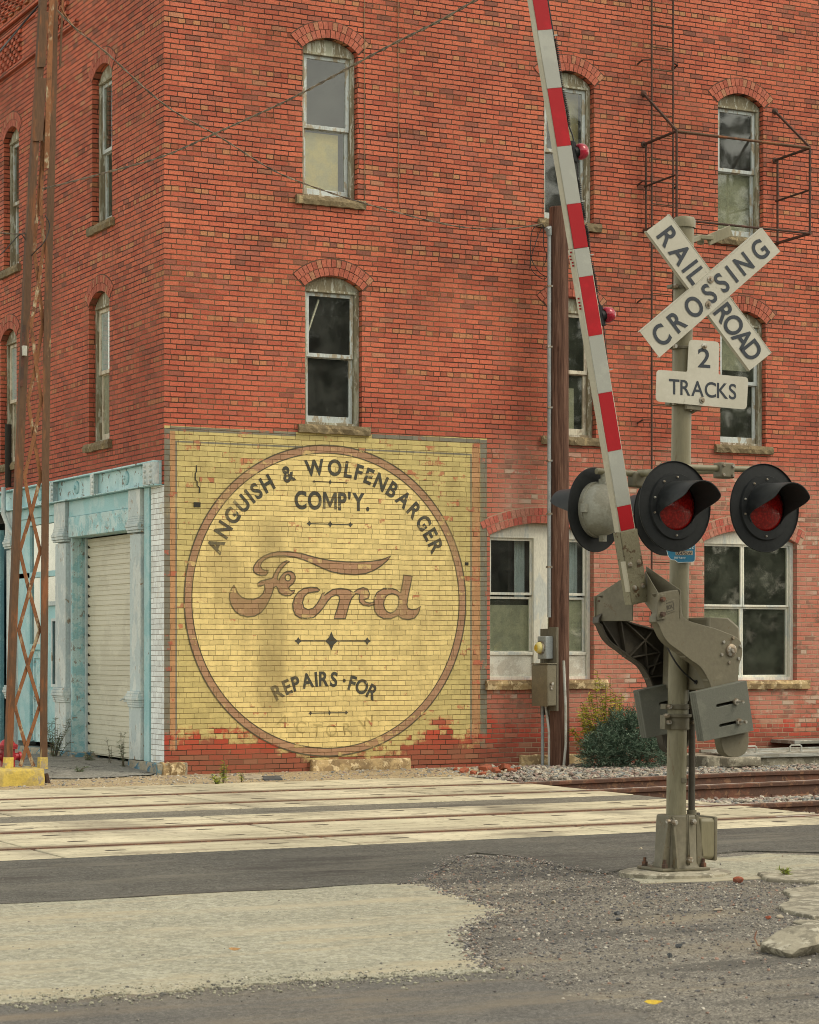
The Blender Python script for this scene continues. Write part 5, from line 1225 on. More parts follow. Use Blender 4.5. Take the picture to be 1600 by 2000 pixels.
for hi, lo in reds: 
    t = MB(); abox(t, s_of(lo), s_of(hi), -HW + .010, HW - .008, -.003 if lo > 483 else .0005, .002 if lo > 483 else .005); t.build('red_stripe', M['red'], arm)
for hi, lo in greys:
    t = MB(); abox(t, s_of(lo), s_of(hi), -HW + .008, HW - .006, -.0028 if lo > 483 else .0007, .002 if lo > 483 else .005); t.build('silver_stripe', M['silver'], arm)
b = MB(); abox(b, -.0, s_of(1036), -.074, .074, -.012, -.004); abox(b, -.0, s_of(1036), -.074, -.066, -.012, .07); abox(b, .0, s_of(1036), .066, .074, -.012, .07)
ab_ = b.build('arm_channel', M['rust_arm'], arm, bev=.003)
for py, w_ in ((1101, -.035), (1100, .04), (1147, -.03), (1146, .04)): s_ = s_of(py); p = ap_(s_, w_, -.012); b = MB(); b.lathe([(0, -.014), (.012, -.012), (.018, -.004), (.019, 0)], p, 'y', 12); b.build('arm_bolt', M['galv'], arm, smooth=40)
b = MB(); abox(b, s_of(1152), s_of(1093), -.080, -.070, -.016, .03); b.build('arm_reflector', M['armwhite'], arm, bev=.002)
# coiled lead and lamps on the arm
b = MB(); pts = []; turns = 0
def coil(py0, py1, r=.011, pitch=.0125):
    s0, s1 = s_of(py0), s_of(py1); N = int((s0 - s1 if s0 > s1 else s1 - s0) / pitch * 7); lo, hi = min(s0, s1), max(s0, s1)
    return [ap_(lo + (hi - lo) * i / N, HW + .014 + .006 * sin(i / N * 9) + r * cos(i * 2 * pi / 7), .02 + r * sin(i * 2 * pi / 7)) for i in range(N + 1)]
for a, c in ((247, 75), (430, 352), (575, 440)): t = MB(); t.tube(coil(a, c), .0036, 5); t.build('coiled_lead', M['cable'], arm, smooth=60)
t = MB(); t.tube([ap_(s_of(a), HW + .012, .02) for a in (75, 30, -40)], .005, 6); t.build('lead', M['cable'], arm, smooth=60); t = MB(); t.tube([ap_(s_of(a), HW + w_, .02) for a, w_ in ((247, .014), (265, .03), (285, .035))], .005, 6); t.build('lead', M['cable'], arm, smooth=60)
t = MB(); t.tube([ap_(s_of(a), HW + w_, .02) for a, w_ in ((310, .03), (330, .03), (352, .014))], .005, 6); t.build('lead', M['cable'], arm, smooth=60); t = MB(); t.tube([ap_(s_of(a), HW + w_, .02) for a, w_ in ((575, .014), (590, .02), (605, .03))], .005, 6); t.build('lead', M['cable'], arm, smooth=60)
t = MB(); t.tube([ap_(s_of(a), HW + w_, .02) for a, w_ in ((630, .03), (680, .018), (740, .006))], .004, 6); t.build('lead', M['cable'], arm, smooth=60); t = MB(); t.tube([ap_(s_of(a), HW + w_, .02) for a, w_ in ((960, .004), (1010, .012), (1060, .014))], .004, 6); t.build('lead', M['cable'], arm, smooth=60)
b = MB()
for py in (70, 176, 395, 500, 725): abox(b, s_of(py) - .004, s_of(py) + .004, HW, HW + .028, .0, .04)
b.build('lead_clips', M['silver'], arm)
for px, py in ((1131, 297), (1186, 618)):
    s_ = s_of(py) ; c = Lp(px, py, AF + .03)
    t = MB(); 
    k = MB(); abox(k, s_ - .07, s_ + .07, HW - .004, HW + .022, .0, .06); abox(k, s_ + .035, s_ + .065, HW, HW + .045, .015, .045); abox(k, s_ - .075, s_ - .04, HW, HW + .045, .015, .045)
    cr = apn
    k.tube([ap_(s_ - .005, HW + .02, .03), ap_(s_ - .005, HW + .055, .03)], .036, 16)
    lo = k.build('arm_lamp', M['black'], arm, bev=.003)
    # globe bulges sideways
    gl_ = MB(); cc = ap_(s_ - .005, HW + .05, .03); n = 20; vs = []
    pr = [(0, .047), (.036, .047), (.050, .035), (.054, .015), (.052, -.002), (.042, -.006)]
    pr = [(.040, .0), (.052, .006), (.055, .03), (.052, .055), (.040, .072), (.02, .080), (0, .082)]
    e1, e2 = adir, Vector((0, 1, 0))
    for r, h in pr:
        for q_ in range(n): a = 2 * pi * q_ / n; vs.append(cc + cr * h + (e1 * cos(a) + e2 * sin(a)) * r)
    gl_.add(vs, [(i * n + q_, i * n + (q_ + 1) % n, (i + 1) * n + (q_ + 1) % n, (i + 1) * n + q_) for i in range(len(pr) - 1) for q_ in range(n)])
    gl_.build('lamp_globe', M['globe'], arm, smooth=60)
b = MB()
for py in (490, 497, 503, 510, 516, 580, 588, 594, 600): b.lathe([(0, -.010), (.006, -.008), (.007, 0)], ap_(s_of(py), -HW - .004, .02 + .015 * (py % 2)), 'x', 6)
b.build('arm_rivets', M['red'], arm)
# ================================================================== POLES, BOXES, WIRES
nb = NB('creosoted_timber'); P = nb.objc(); pv = nb.scale3(P, (9, 9, .55)); a = nb.noise(pv, 2.2, 6, .65, .6); a2 = nb.noise(nb.scale3(P, (30, 30, 1.2)), 2.0, 4, .7)
kn = nb.vor(nb.scale3(P, (3, 3, 1.0)), 1.6)
c = nb.ramp(nb.m('ADD', nb.m('MULTIPLY', a, .65), nb.m('MULTIPLY', a2, .35)), [(.32, (.022, .011, .008)), (.44, (.085, .042, .028)), (.56, (.15, .080, .055)), (.70, (.25, .165, .12))])
c = nb.mix(nb.sstep(kn, .10, .03, 0, .8), c, (.045, .02, .012)); nb.bump(nb.m('ADD', a, a2), .7, .02); M['pole_wood'] = nb.fin(c, .85, 0, .25)
M['plank'] = weathered('grey_plank', (.22, .20, .155), (.14, .125, .09), .5, 6, .9, st=(6, 6, .6), bump=.4)
M['box_grey'] = weathered('grey_meter_can', (.30, .33, .33), (.25, .28, .28), .3, 5, .5)
M['cabinet'] = weathered('olive_cabinet', (.20, .175, .115), (.17, .15, .10), .3, 4, .5, 0, (.3, .25, .15), .08, 12)
M['pvc'] = weathered('pale_conduit_pipe', (.48, .49, .45), (.38, .38, .33), .3, 5, .5)
M['rust'] = weathered('rusted_steel', (.20, .078, .030), (.105, .055, .028), .42, 4, .85, 0, (.26, .19, .10), .10, 9, st=(1, 1, .2), bump=.4, bsc=40, var=.3)
M['rust_pale'] = weathered('worn_pale_paint_on_steel', (.40, .33, .21), (.22, .09, .035), .5, 6, .85, 0, (.13, .055, .025), .3, 14, st=(1, 1, .5), bump=.4, var=.25)
M['rust_dark'] = weathered('dark_rust', (.095, .04, .025), (.06, .035, .025), .4, 7, .9, bump=.3, var=.25)
M['yellow_conc'] = weathered('yellow_painted_concrete', (.62, .47, .10), (.48, .37, .12), .35, 4, .8, 0, (.36, .30, .2), .3, 8, bump=.6, bsc=30)
M['hyd'] = weathered('red_hydrant_paint', (.36, .014, .022), (.25, .012, .018), .3, 6, .42)

PX, PY_ = S(1091.5, 1000, -.36)[0], -.36
b = MB(); ztp = S(1091, 405, PY_)[1]
n_ = 28; hs_ = [-.3, 1, 2.5, 4, 5.5, ztp - .01, ztp]
b.lathe([(.141 - .0020 * h - (.012 if i == 6 else 0), h) for i, h in enumerate(hs_)] + [(0, ztp)], (0, 0, 0), 'z', n_)
up = b.build('utility_pole', M['pole_wood'], smooth=40); up.location = (PX, PY_, 0); tag(up, 'brown creosoted wooden utility pole standing close to the brick wall', 'utility pole')
# service conduit with weatherhead, up the pole's side
b = MB(); cxp = PX - .158; b.tube([(cxp, PY_ - .02, 1.95), (cxp, PY_ - .02, 7.0)], .026, 12); b.tube([(cxp, PY_ - .02, 6.98), (cxp - .02, PY_ - .03, 7.08), (cxp - .06, PY_ - .05, 7.05)], [.035, .045, .03], 12)
sc_ = b.build('service_conduit', M['box_grey'], smooth=40); tag(sc_, 'thin grey service conduit running up the left side of the wooden pole', 'conduit')
b = MB()
for z in (2.6, 3.3, 4.0, 4.7, 5.5, 6.3): b.box(cxp - .035, cxp + .05, PY_ - .05, PY_ + .01, z, z + .025)
b.build('strap', M['galv'], sc_, bev=.002)
bd = MB(); bd.box(PX - .155, PX - .122, PY_ - .2, PY_ - .01, .72, 1.82); bd.box(PX - .155, PX - .122, PY_ + .0, PY_ + .22, .66, 1.8); bd = bd.build('backboard', M['plank'], bev=.004); tag(bd, 'weathered plank board fixed to the wooden pole behind the meter', 'board')
em = MB(); em.box(PX - .27, PX - .157, PY_ - .12, PY_ + .10, 1.40, 1.70); em = em.build('electric_meter', M['box_grey'], bev=.012); tag(em, 'grey electric meter box with a round glass dial above the olive cabinet', 'electric meter')
d = MB(); d.lathe([(0, -.085), (.05, -.082), (.072, -.06), (.078, -.03), (.08, 0)], (PX - .27, PY_ - .01, 1.55), 'x', 24); d.build('meter_dial', weathered('meter_glass', (.55, .50, .33), (.62, .55, .22), .5, 12, .12), em, smooth=50)
d = MB(); d.lathe([(.082, -.03), (.09, -.03), (.09, 0), (.082, 0)], (PX - .27, PY_ - .01, 1.55), 'x', 24); d.build('meter_ring', M['galv'], em, smooth=40)
d = MB(); d.lathe([(0, -.006), (.04, -.004), (.042, 0)], (PX - .356, PY_ - .01, 1.545), 'x', 16); d.build('dial_label', M['leaf_y'], em)
cb = MB(); cb.box(PX - .285, PX - .157, PY_ - .2, PY_ + .2, .79, 1.33); cb = cb.build('electrical_cabinet', M['cabinet'], bev=.006); tag(cb, 'olive brown electrical cabinet on the pole below the meter', 'electrical cabinet')
d = MB(); d.box(PX - .295, PX - .286, PY_ - .205, PY_ + .205, .78, 1.315); d.box(PX - .30, PX - .15, PY_ - .21, PY_ + .21, 1.332, 1.345); d.build('cabinet_door', M['cabinet'], cb, bev=.003)
d = MB(); d.lathe([(0, -.03), (.018, -.03), (.022, -.01), (.022, 0)], (PX - .23, PY_ - .201, 1.08), 'y', 12); d.box(PX - .25, PX - .21, PY_ - .21, PY_ - .199, 1.0, 1.06); d.build('latch', M['galv'], cb, bev=.002)
def pipe(name, pts, r, mat, label):
    b = MB(); b.tube(pts, r, 10); return tag(b.build(name, M[mat], smooth=50), label, 'pipe')
pipe('grey_pipe', [(PX - .19, PY_ + .1, -.1), (PX - .19, PY_ + .1, .79)], .022, 'box_grey', 'grey pipe from the ground up to the olive cabinet, leftmost of three beside the pole')
pipe('white_pipe', [(PX - .15, PY_ + .0, -.1), (PX - .15, PY_ + .0, .45), (PX - .19, PY_ + .02, .79)], .017, 'pvc', 'pale pipe bent slightly into the underside of the olive cabinet')
pipe('white_pipe', [(PX - .03, PY_ - .16, -.1), (PX + .0, PY_ - .18, .3), (PX - .01, PY_ - .19, .75), (PX - .045, PY_ - .2, 1.38)], .018, 'pvc', 'white pipe rising up the front of the wooden pole past the cabinet')
# loose wires under the weatherhead
b = MB()
for pts in ([(1060, 438), (1040, 450), (1037, 500), (1052, 530), (1066, 540)], [(1060, 440), (1048, 470), (1036, 520), (1060, 545), (1072, 535)], [(1062, 440), (1062, 480), (1068, 500), (1062, 520)]):
    q = [Vector((S(x, y, PY_ - .06 + .03 * i)[0], PY_ - .06 + .03 * i, S(x, y, PY_ - .06 + .03 * i)[1])) for i, (x, y) in enumerate(pts)]
    sp = []
    for i in range(len(q) - 1):
        p0, p1, p2, p3 = q[max(i - 1, 0)], q[i], q[i + 1], q[min(i + 2, len(q) - 1)]
        for k in range(6): t = k / 6; sp.append(.5 * ((2 * p1) + (p2 - p0) * t + (2 * p0 - 5 * p1 + 4 * p2 - p3) * t * t + (3 * p1 - p0 - 3 * p2 + p3) * t ** 3))
    sp.append(q[-1]); b.tube(sp, .0055, 6)
tag(b.build('loose_wires', M['cable'], smooth=60), 'loops of loose black wire hanging beside the top of the service conduit', 'wire')

# ---- lattice mast on its yellow footing
MY = -1.02
def m_(x, y, dy=0.0): q = S(x, y, MY + dy); return Vector((q[0], MY + dy, q[1]))
lm = empty('lattice_mast', (S(50, 1505, MY)[0], MY, .16)); off = Vector(lm.location)
tag(lm, 'rusty steel lattice mast with two legs joined by crossed bars', 'lattice mast')
LL = [(18, 1497), (24, 1340), (28.5, 1200), (38, 950), (49, 700), (57, 500), (67, 330), (77, 180), (86, 0), (91, -120)]
LR = [(86, 1497), (86, 1340), (87.5, 1200), (89, 950), (92, 700), (96, 500), (101, 330), (104, 180), (107, 0), (108, -120)]
def leg(path, side, wd):
    b = MB(); P_ = [m_(*p) - off for p in path]; n = len(P_); vs = []
    sec = [(-wd / 2, 0), (wd / 2, 0), (wd / 2, .012), (-wd / 2 + .012, .012), (-wd / 2 + .012, .09), (-wd / 2, .09)]
    if side > 0: sec = [(-x, y) for x, y in sec]
    for p in P_: vs += [p + Vector((x, y, 0)) for x, y in sec]
    k = len(sec); b.add(vs, [(i * k + j, i * k + (j + 1) % k, (i + 1) * k + (j + 1) % k, (i + 1) * k + j) for i in range(n - 1) for j in range(k)] + [tuple(range(k)), tuple((n - 1) * k + j for j in range(k))])
    return b.build('leg', M['rust'], lm)
leg(LL, -1, .078); leg(LR, 1, .086)
lx = [([(40, 1497), (54, 1452), (78, 1378), (55, 1301), (37, 1230), (58, 1153), (79, 1076), (61.5, 1003), (48, 930), (66, 857), (81, 781), (71, 713), (61, 635), (76, 554), (86, 480), (80, 400), (84, 320), (92, 230)], 1),
      ([(66, 1497), (49, 1452), (29, 1378), (54, 1301), (78, 1230), (57, 1153), (39, 1076), (61, 1003), (80, 932), (66.5, 857), (55, 781), (71, 713), (84, 632), (76, 554), (67, 490), (74, 400), (82, 320), (84, 230)], -1)]
for path, s_ in lx:
    b = MB(); P_ = [m_(x, y, .02 if s_ > 0 else .034) - off for x, y in path]
    # flat strip that bends at each node
    vs = []
    for i, p in enumerate(P_):
        d = (P_[min(i + 1, len(P_) - 1)] - P_[max(i - 1, 0)]).normalized(); nn = Vector((d.z, 0, -d.x)) * .021
        vs += [p - nn, p + nn, p + nn + Vector((0, .008, 0)), p - nn + Vector((0, .008, 0))]
    b.add(vs, [(i * 4 + j, i * 4 + (j + 1) % 4, (i + 1) * 4 + (j + 1) % 4, (i + 1) * 4 + j) for i in range(len(P_) - 1) for j in range(4)])
    b.build('lacing_bar', M['rust_pale'], lm)
for (x0, x1, y0, y1, mt) in ((72, 89, 22, 132, 'rust'), (64, 84, 152, 276, 'rust'), (86, 96, -60, 330, 'rust_pale'), (116, 120, -60, 132, 'rust')):
    b = MB(); a, c = m_(x0, y1, -.02) - off, m_(x1, y0, -.02) - off; tilt = (m_(x0 + 7, y0, -.02) - off).x - a.x if y1 < 300 else (m_(x0 + 12, y0, -.02) - off).x - a.x
    w_ = c.x - a.x - 0
    b.hexa([(a.x, a.y, a.z), (a.x + w_, a.y, a.z + .02), (a.x + w_, a.y + .014, a.z + .02), (a.x, a.y + .014, a.z), (a.x + tilt, a.y, c.z), (a.x + tilt + w_, a.y, c.z), (a.x + tilt + w_, a.y + .014, c.z), (a.x + tilt, a.y + .014, c.z)])
    b.build('splice_plate', M[mt], lm, bev=.003)
b = MB(); a = m_(42, 755, -.03) - off; c = m_(47, 635, -.03) - off; b.bar(a, c, .035, .02); b.build('junction_strip', M['rust_dark'], lm)
b = MB(); a = m_(47, 685, -.04) - off; b.box(a.x - .025, a.x + .03, a.y - .03, a.y + .01, a.z - .06, a.z + .055); b.build('junction_box', M['pvc'], lm, bev=.005)
for path in (LL, LR):                               # yellow painted feet
    p = m_(*path[0]) - off; q = m_(path[0][0] + (1 if path is LL else 0), path[0][1] - 18) - off
    b = MB(); b.hexa([p + Vector(k) for k in ((-.05, -.004, -.03), (.05, -.004, -.03), (.05, .10, -.03), (-.05, .10, -.03))] + [q + Vector(k) for k in ((-.045, -.004, 0), (.045, -.004, 0), (.045, .095, 0), (-.045, .095, 0))]); b.build('painted_foot', M['yellow_conc'], lm)
# footing
b = MB(); rough_block(b, -2.85, -1.945, -1.31, -.72, -.06, .178, .012, random.Random(9), 14, 4); fb = b.build('mast_footing', M['yellow_conc'], bev=.02, segs=3); tag(fb, 'cracked yellow painted concrete footing under the lattice mast', 'footing')
b = MB(); p = G(97, 1528); b.bar((p[0], p[1] + .05, -.03), (p[0] - .03, p[1] + .05, .10), .06, .05); tag(b.build('iron_stub', M['rust_dark'], bev=.01), 'short rusty iron stub beside the yellow footing', 'post stub')

# ---- hydrant behind the mast
hx, hy = S(15, 1400, .75)[0], .75
hy_o = empty('fire_hydrant', (hx, hy, -.02)); tag(hy_o, 'small red fire hydrant half hidden behind the lattice mast', 'fire hydrant')
b = MB(); b.lathe([(.13, 0), (.13, .03), (.095, .035), (.09, .06), (.09, .33), (.12, .335), (.12, .36), (0, .36)], (0, 0, 0), 'z', 24); b.build('barrel', M['hyd'], hy_o, smooth=40)
b = MB(); b.lathe([(.125, .362), (.125, .385), (.095, .40), (.07, .435), (.035, .455), (.03, .46), (.03, .49), (0, .49)], (0, 0, 0), 'z', 24); b.build('bonnet', M['hyd'], hy_o, smooth=40)
for dx, dy in ((-1, 0), (1, 0), (0, -1)):
    b = MB(); v = Vector((dx, dy, 0)); z = Vector((0, 0, .24)); b.tube([v * .08 + z, v * .14 + z], .045, 14); b.tube([v * .135 + z, v * .165 + z], .06, 12); b.tube([v * .16 + z, v * .185 + z], .02, 5); b.build('nozzle_cap', M['hyd'], hy_o, smooth=40)

# ---- overhead wires
def wire(name, pts, r, label, twist=0.0, mat='cable', k=14):
    q = [D(x, y, d) for x, y, d in pts]; sp = []
    for i in range(len(q) - 1):
        p0, p1, p2, p3 = q[max(i - 1, 0)], q[i], q[i + 1], q[min(i + 2, len(q) - 1)]
        for j in range(k): t = j / k; sp.append(.5 * ((2 * p1) + (p2 - p0) * t + (2 * p0 - 5 * p1 + 4 * p2 - p3) * t * t + (3 * p1 - p0 - 3 * p2 + p3) * t ** 3))
    sp.append(q[-1]); b = MB()
    if twist:
        L = 0; acc = [0]
        for i in range(1, len(sp)): L += (sp[i] - sp[i - 1]).length; acc.append(L)
        fine = []
        for i in range(len(sp) - 1):
            for j in range(6): fine.append((sp[i].lerp(sp[i + 1], j / 6), acc[i] + (acc[i + 1] - acc[i]) * j / 6, (sp[i + 1] - sp[i]).normalized()))
        for ph in (0, pi):
            pts3 = []
            for p, l, d in fine:
                a = d.cross(Vector((0, 0, 1))).normalized(); c_ = a.cross(d); th = ph + l / twist * 2 * pi; pts3.append(p + (a * cos(th) + c_ * sin(th)) * r * 1.05)
            b.tube(pts3, r, 5)
    else: b.tube(sp, r, 6)
    return tag(b.build(name, M[mat], smooth=60), label, 'wire', 'overhead wires')
M['wire_grey'] = weathered('weathered_wire', (.085, .07, .055), (.20, .16, .11), .4, 9, .7)
wire('overhead_wire', [(112, 20, 25.9), (150, 58, 26.0), (210, 105, 26.2), (322, 205, 26.6), (430, 268, 27.0), (520, 325, 27.4), (590, 357, 27.7), (715, 398, 28.2), (880, 440, 28.7), (985, 447, 28.9), (1062, 437, 28.95)], .006, 'twisted wire sagging from the lattice mast down to the service conduit on the pole', .45, 'wire_grey', 8)
wire('overhead_wire', [(84, 369, 25.9), (140, 355, 25.2), (215, 335, 24.2), (320, 305, 23.2), (440, 252, 21.8), (560, 197, 20.4), (640, 155, 19.4), (760, 90, 18.2), (860, 40, 17.2), (940, -6, 16.4), (1080, -85, 15.2)], .0058, 'twisted wire rising from the lattice mast past the top corner window', .55, 'wire_grey', 8)
wire('overhead_wire', [(-60, 170, 25.5), (0, 100, 25.8), (40, 52, 26.0), (78, 8, 26.0)], .011, 'short black wire at the top left corner beside the lattice mast')
wire('overhead_wire', [(-60, 452, 25.6), (0, 455, 25.8), (40, 457, 25.9), (64, 455, 25.9)], .008, 'pale thin wire level with the lower part of the upper left window', 0, 'wire_grey')
wire('overhead_wire', [(-40, 520, 25.6), (0, 498, 25.75), (25, 472, 25.85), (40, 458, 25.9), (50, 470, 25.9), (56, 500, 25.9), (70, 490, 25.85), (88, 470, 25.85), (97, 440, 25.9), (88, 420, 25.9)], .006, 'tangle of thin wire wrapped round the lattice mast', 0, 'cable')
wire('overhead_wire', [(118, 12, 25.9), (128, 30, 25.95), (146, 54, 26.0), (160, 62, 26.02)], .010, 'pale dead-end grip holding the sagging wire to the mast', 0, 'rust_pale')

# ---- fire escape: pipe railing, brackets and wall ladder
fe = empty('fire_escape', (8.1, 0, 7.2)); fo_ = Vector((8.1, 0, 7.2)); tag(fe, 'rusty iron fire escape railing and ladder beside the upper right window', 'fire escape')
FL, FR, FP = 6.985, 9.19, -.80
V = lambda x, y, z: Vector((x, y, z)) - fo_
def pipes(name, segs, r=.021, mat='rust_dark'):
    b = MB()
    for p, q in segs: b.tube([p, q], r, 8)
    return b.build(name, M[mat], fe, smooth=50)
def barm(name, p, q, w_=.035): b = MB(); b.bar(p, q, w_, w_); return b.build(name, M['rust_dark'], fe, bev=.004)
pipes('handrail', [(V(FL, FP, 8.45), V(FR, FP, 8.45))], .018, 'rust')
for X in (FL, FR):
    barm('brace', V(X, 0, 9.125), V(X, FP, 8.46), .03); pipes('outer_post', [(V(X, FP, 8.46), V(X, FP, 7.28))], .017); pipes('wall_post', [(V(X, -.06, 8.43), V(X, -.06, 7.22))], .016)
    pipes('side_rail', [(V(X, FP, 8.45), V(X, -.02, 8.43))], .020); pipes('middle_rail', [(V(X, FP, 7.87), V(X, -.02, 7.85))], .015); barm('bottom_bearer', V(X, FP - .02, 7.27), V(X, .03, 7.25), .034)
    b = MB(); b.lathe([(0, -.03), (.02, -.03), (.045, -.012), (.05, 0)], V(X, 0, 9.125), 'y', 12); b.build('wall_boss', M['rust_dark'], fe, smooth=40); b = MB(); b.lathe([(0, -.02), (.04, -.015), (.045, 0)], V(X, 0, 8.43), 'y', 12); b.build('wall_boss', M['rust_dark'], fe, smooth=40)
pipes('bottom_rail', [(V(FL, FP, 7.27), V(FR, FP, 7.27))], .016)
LX0, LX1, LYY = S(1273, 400, -.17)[0], S(1315, 100, -.17)[0], -.17
ld = MB()
for X in (LX0, LX1): ld.tube([V(X, LYY, 1.6), V(X, LYY, 12.2)], .014, 8)
ld.build('ladder_stringers', M['rust_dark'], fe, smooth=50)
for i in range(34): 
    z = 1.8 + .305 * i; b = MB(); b.tube([V(LX0, LYY, z), V(LX1, LYY, z)], .009, 6); b.build('rung', M['rust'], fe, smooth=50)
for z in (2.2, 3.15, 4.65, 6.3, 7.9, 9.55, 11.2):
    for X, s_ in ((LX0, -1), (LX1, 1)): b = MB(); b.bar(V(X, LYY, z), V(X + .11 * s_, LYY + .06, z + .0), .03, .012); b.bar(V(X + .11 * s_, LYY + .06, z), V(X + .12 * s_, .02, z - .04), .02, .014); b.build('standoff', M['rust_dark'], fe)

# ---- concrete vault with a steel hatch at the right, and a broken concrete length
vx0 = S(1382, 1490, -1.55)[0]
b = MB(); b.prism([(vx0, -.1), (vx0 + 6, -.1), (vx0 + 6, .125), (vx0 + .62, .105), (vx0, .13)], lambda a, c, d: (a, d, c), -1.55, -.35); v_ = b.build('concrete_vault', M['rk_conc'], bev=.012); tag(v_, 'low concrete vault with a ribbed metal hatch at the foot of the wall', 'vault')
M['hatch'] = weathered('galvanised_hatch', (.36, .37, .34), (.26, .25, .21), .35, 6, .5, .4, (.5, .48, .42), .2, 10, st=(.3, 1, 1))
b = MB(); b.box(vx0 + .45, vx0 + 5.9, -1.60, -.75, .127, .142); b.box(vx0 + .45, vx0 + 5.9, -1.60, -1.585, .095, .127); b.box(vx0 + .45, vx0 + 5.9, -.75, -.70, .127, .175)
for k in range(6): b.box(vx0 + .46, vx0 + 5.9, -1.5 + k * .13, -1.46 + k * .13, .1425, .15)
ht = b.build('hatch', M['hatch'], v_, bev=.003)
def grab(x): 
    b = MB(); b.tube([(x, -1.25, .14), (x, -1.25, .215), (x + .02, -1.25, .232), (x + .17, -1.25, .232), (x + .19, -1.25, .215), (x + .19, -1.25, .14)], .012, 8); b.lathe([(.03, 0), (.03, .012), (0, .012)], (x, -1.25, .145), 'z', 8); b.lathe([(.03, 0), (.03, .012), (0, .012)], (x + .19, -1.25, .145), 'z', 8); b.build('grab_handle', M['pvc'], ht, smooth=40)
hx0 = S(1462, 1462, -1.25)[0]; grab(hx0 - .06); grab(S(1543, 1460, -1.25)[0])
b = MB(); b.box(S(1548, 1450, -.5)[0], vx0 + 6, -.55, .0, .21, .26); b.build('wall_ledge', M['hatch'], v_, bev=.006)
b = MB(); c0 = S(1420, 1497, -1.95); rough_block(b, c0[0], c0[0] + .50, -2.02, -1.78, .01, .13, .014, random.Random(4), 7, 3); o = b.build('broken_concrete_length', M['rk_conc'], bev=.015); o.location = (0, 0, 0); o.rotation_euler = (0, 0, 0); tag(o, 'broken length of concrete lying on the ballast before the vault', 'concrete lump')

# ---- rubble of broken bricks at the wall foot
rg = random.Random(31)
for k, (px, py, s_) in enumerate(((905, 1507, .07), (925, 1511, .06), (950, 1504, .10), (968, 1508, .08), (985, 1503, .09), (1000, 1506, .06), (942, 1512, .05), (890, 1503, .045), (1012, 1502, .05))):
    b = MB(); rough_block(b, -s_, s_, -s_ * .6, s_ * .6, 0, s_ * .7, .018, rg, 3, 2); o = b.build('brick_rubble', M['rk_red'], bev=.006); x, y = G(px, py); o.location = (x, min(y, -.12), -.01); o.rotation_euler = (rg.uniform(-.3, .3), rg.uniform(-.3, .3), rg.uniform(0, 6)); tag(o, 'broken red brick lying in the rubble heap at the wall foot', 'brick', 'broken bricks in the rubble heap')

# ================================================================== PLANTS
def foliage_mat(name, stops, rough=.6, trans=.25):
    n = NB(name); P = n.pos(); r = n.g.outputs['Random Per Island']; c = n.ramp(r, stops); c = n.mul(c, n.sstep(n.noise(P, 5, 3), .3, .7, .7, 1.25)); n.fin(c, rough, 0, .3)
    n.p.inputs['Subsurface Weight'].default_value = 0; return n.mat
M['juniper'] = foliage_mat('juniper_needles', [(0, (.022, .042, .028)), (.35, (.055, .098, .062)), (.7, (.10, .16, .105)), (1, (.20, .26, .18))])
M['yellowgreen'] = foliage_mat('yellow_green_fronds', [(0, (.18, .21, .02)), (.5, (.33, .33, .03)), (.8, (.45, .36, .03)), (1, (.14, .19, .03))])
M['weed'] = foliage_mat('weed_leaves', [(0, (.07, .10, .05)), (.6, (.12, .16, .08)), (1, (.2, .22, .12))])
M['weed_lime'] = foliage_mat('lime_weed_leaves', [(0, (.20, .27, .02)), (1, (.34, .38, .04))])
M['twig'] = weathered('twig_bark', (.12, .09, .06), None, rough=.9)
def blade_(mb, p, d, L, w_, bend, rg, segs=2):
    d = d.normalized(); a = d.cross(Vector((rg.gauss(0, 1), rg.gauss(0, 1), rg.gauss(0, 1)))).normalized(); vs = []
    for i in range(segs + 1):
        t = i / segs; c = p + d * L * t + Vector((0, 0, -1)) * bend * L * t * t; w2 = w_ * (1 - t * .85) * (.6 + .8 * min(1, t * 3) * (1 - t * .3))
        vs += [c - a * w2 / 2, c + a * w2 / 2]
    mb.add(vs, [(2 * i, 2 * i + 1, 2 * i + 3, 2 * i + 2) for i in range(segs)])
bxc, byc = S(1224, 1450, -1.0)[0], -1.0
bu = empty('juniper_bush', (bxc, byc, 0)); tag(bu, 'dark blue green juniper bush at the wall foot behind the signal', 'bush')
rg = random.Random(17); b = MB(); tw = MB()
lobes = [(-.42, 0, .16, .28), (-.17, -.08, .28, .34), (.12, .05, .38, .36), (.38, -.02, .26, .32), (.0, .1, .50, .28), (-.28, .08, .32, .26), (.25, .1, .50, .24), (-.5, -.1, .10, .22), (.52, .08, .16, .24), (.1, -.2, .12, .3)]
for lx_, ly_, lz_, lr in lobes:
    for i in range(int(190 * (lr / .28) ** 2)):
        u = Vector((rg.gauss(0, 1), rg.gauss(0, 1), rg.gauss(.25, .9))).normalized(); rr = lr * rg.uniform(.35, 1.0); c = Vector((lx_, ly_, lz_)) + Vector((u.x * rr, u.y * rr * .8, u.z * rr * .85))
        if c.z < .01: c.z = rg.uniform(.01, .06)
        d = (u + Vector((rg.gauss(0, .35), rg.gauss(0, .35), .35))).normalized()
        for k in range(9): blade_(b, c + d * (.012 * k), (d * .8 + Vector((rg.gauss(0, .55), rg.gauss(0, .55), rg.gauss(.1, .5)))).normalized(), rg.uniform(.035, .075), .011, .15, rg)
b.build('needles', M['juniper'], bu, rec=False)
for i in range(26):
    a = rg.uniform(0, 6.28); tw.tube([(0, 0, 0), (.15 * cos(a), .1 * sin(a), .15), (.42 * cos(a), .25 * sin(a), rg.uniform(.15, .5))], [.014, .009, .004], 5)
tw.build('stems', M['twig'], bu)
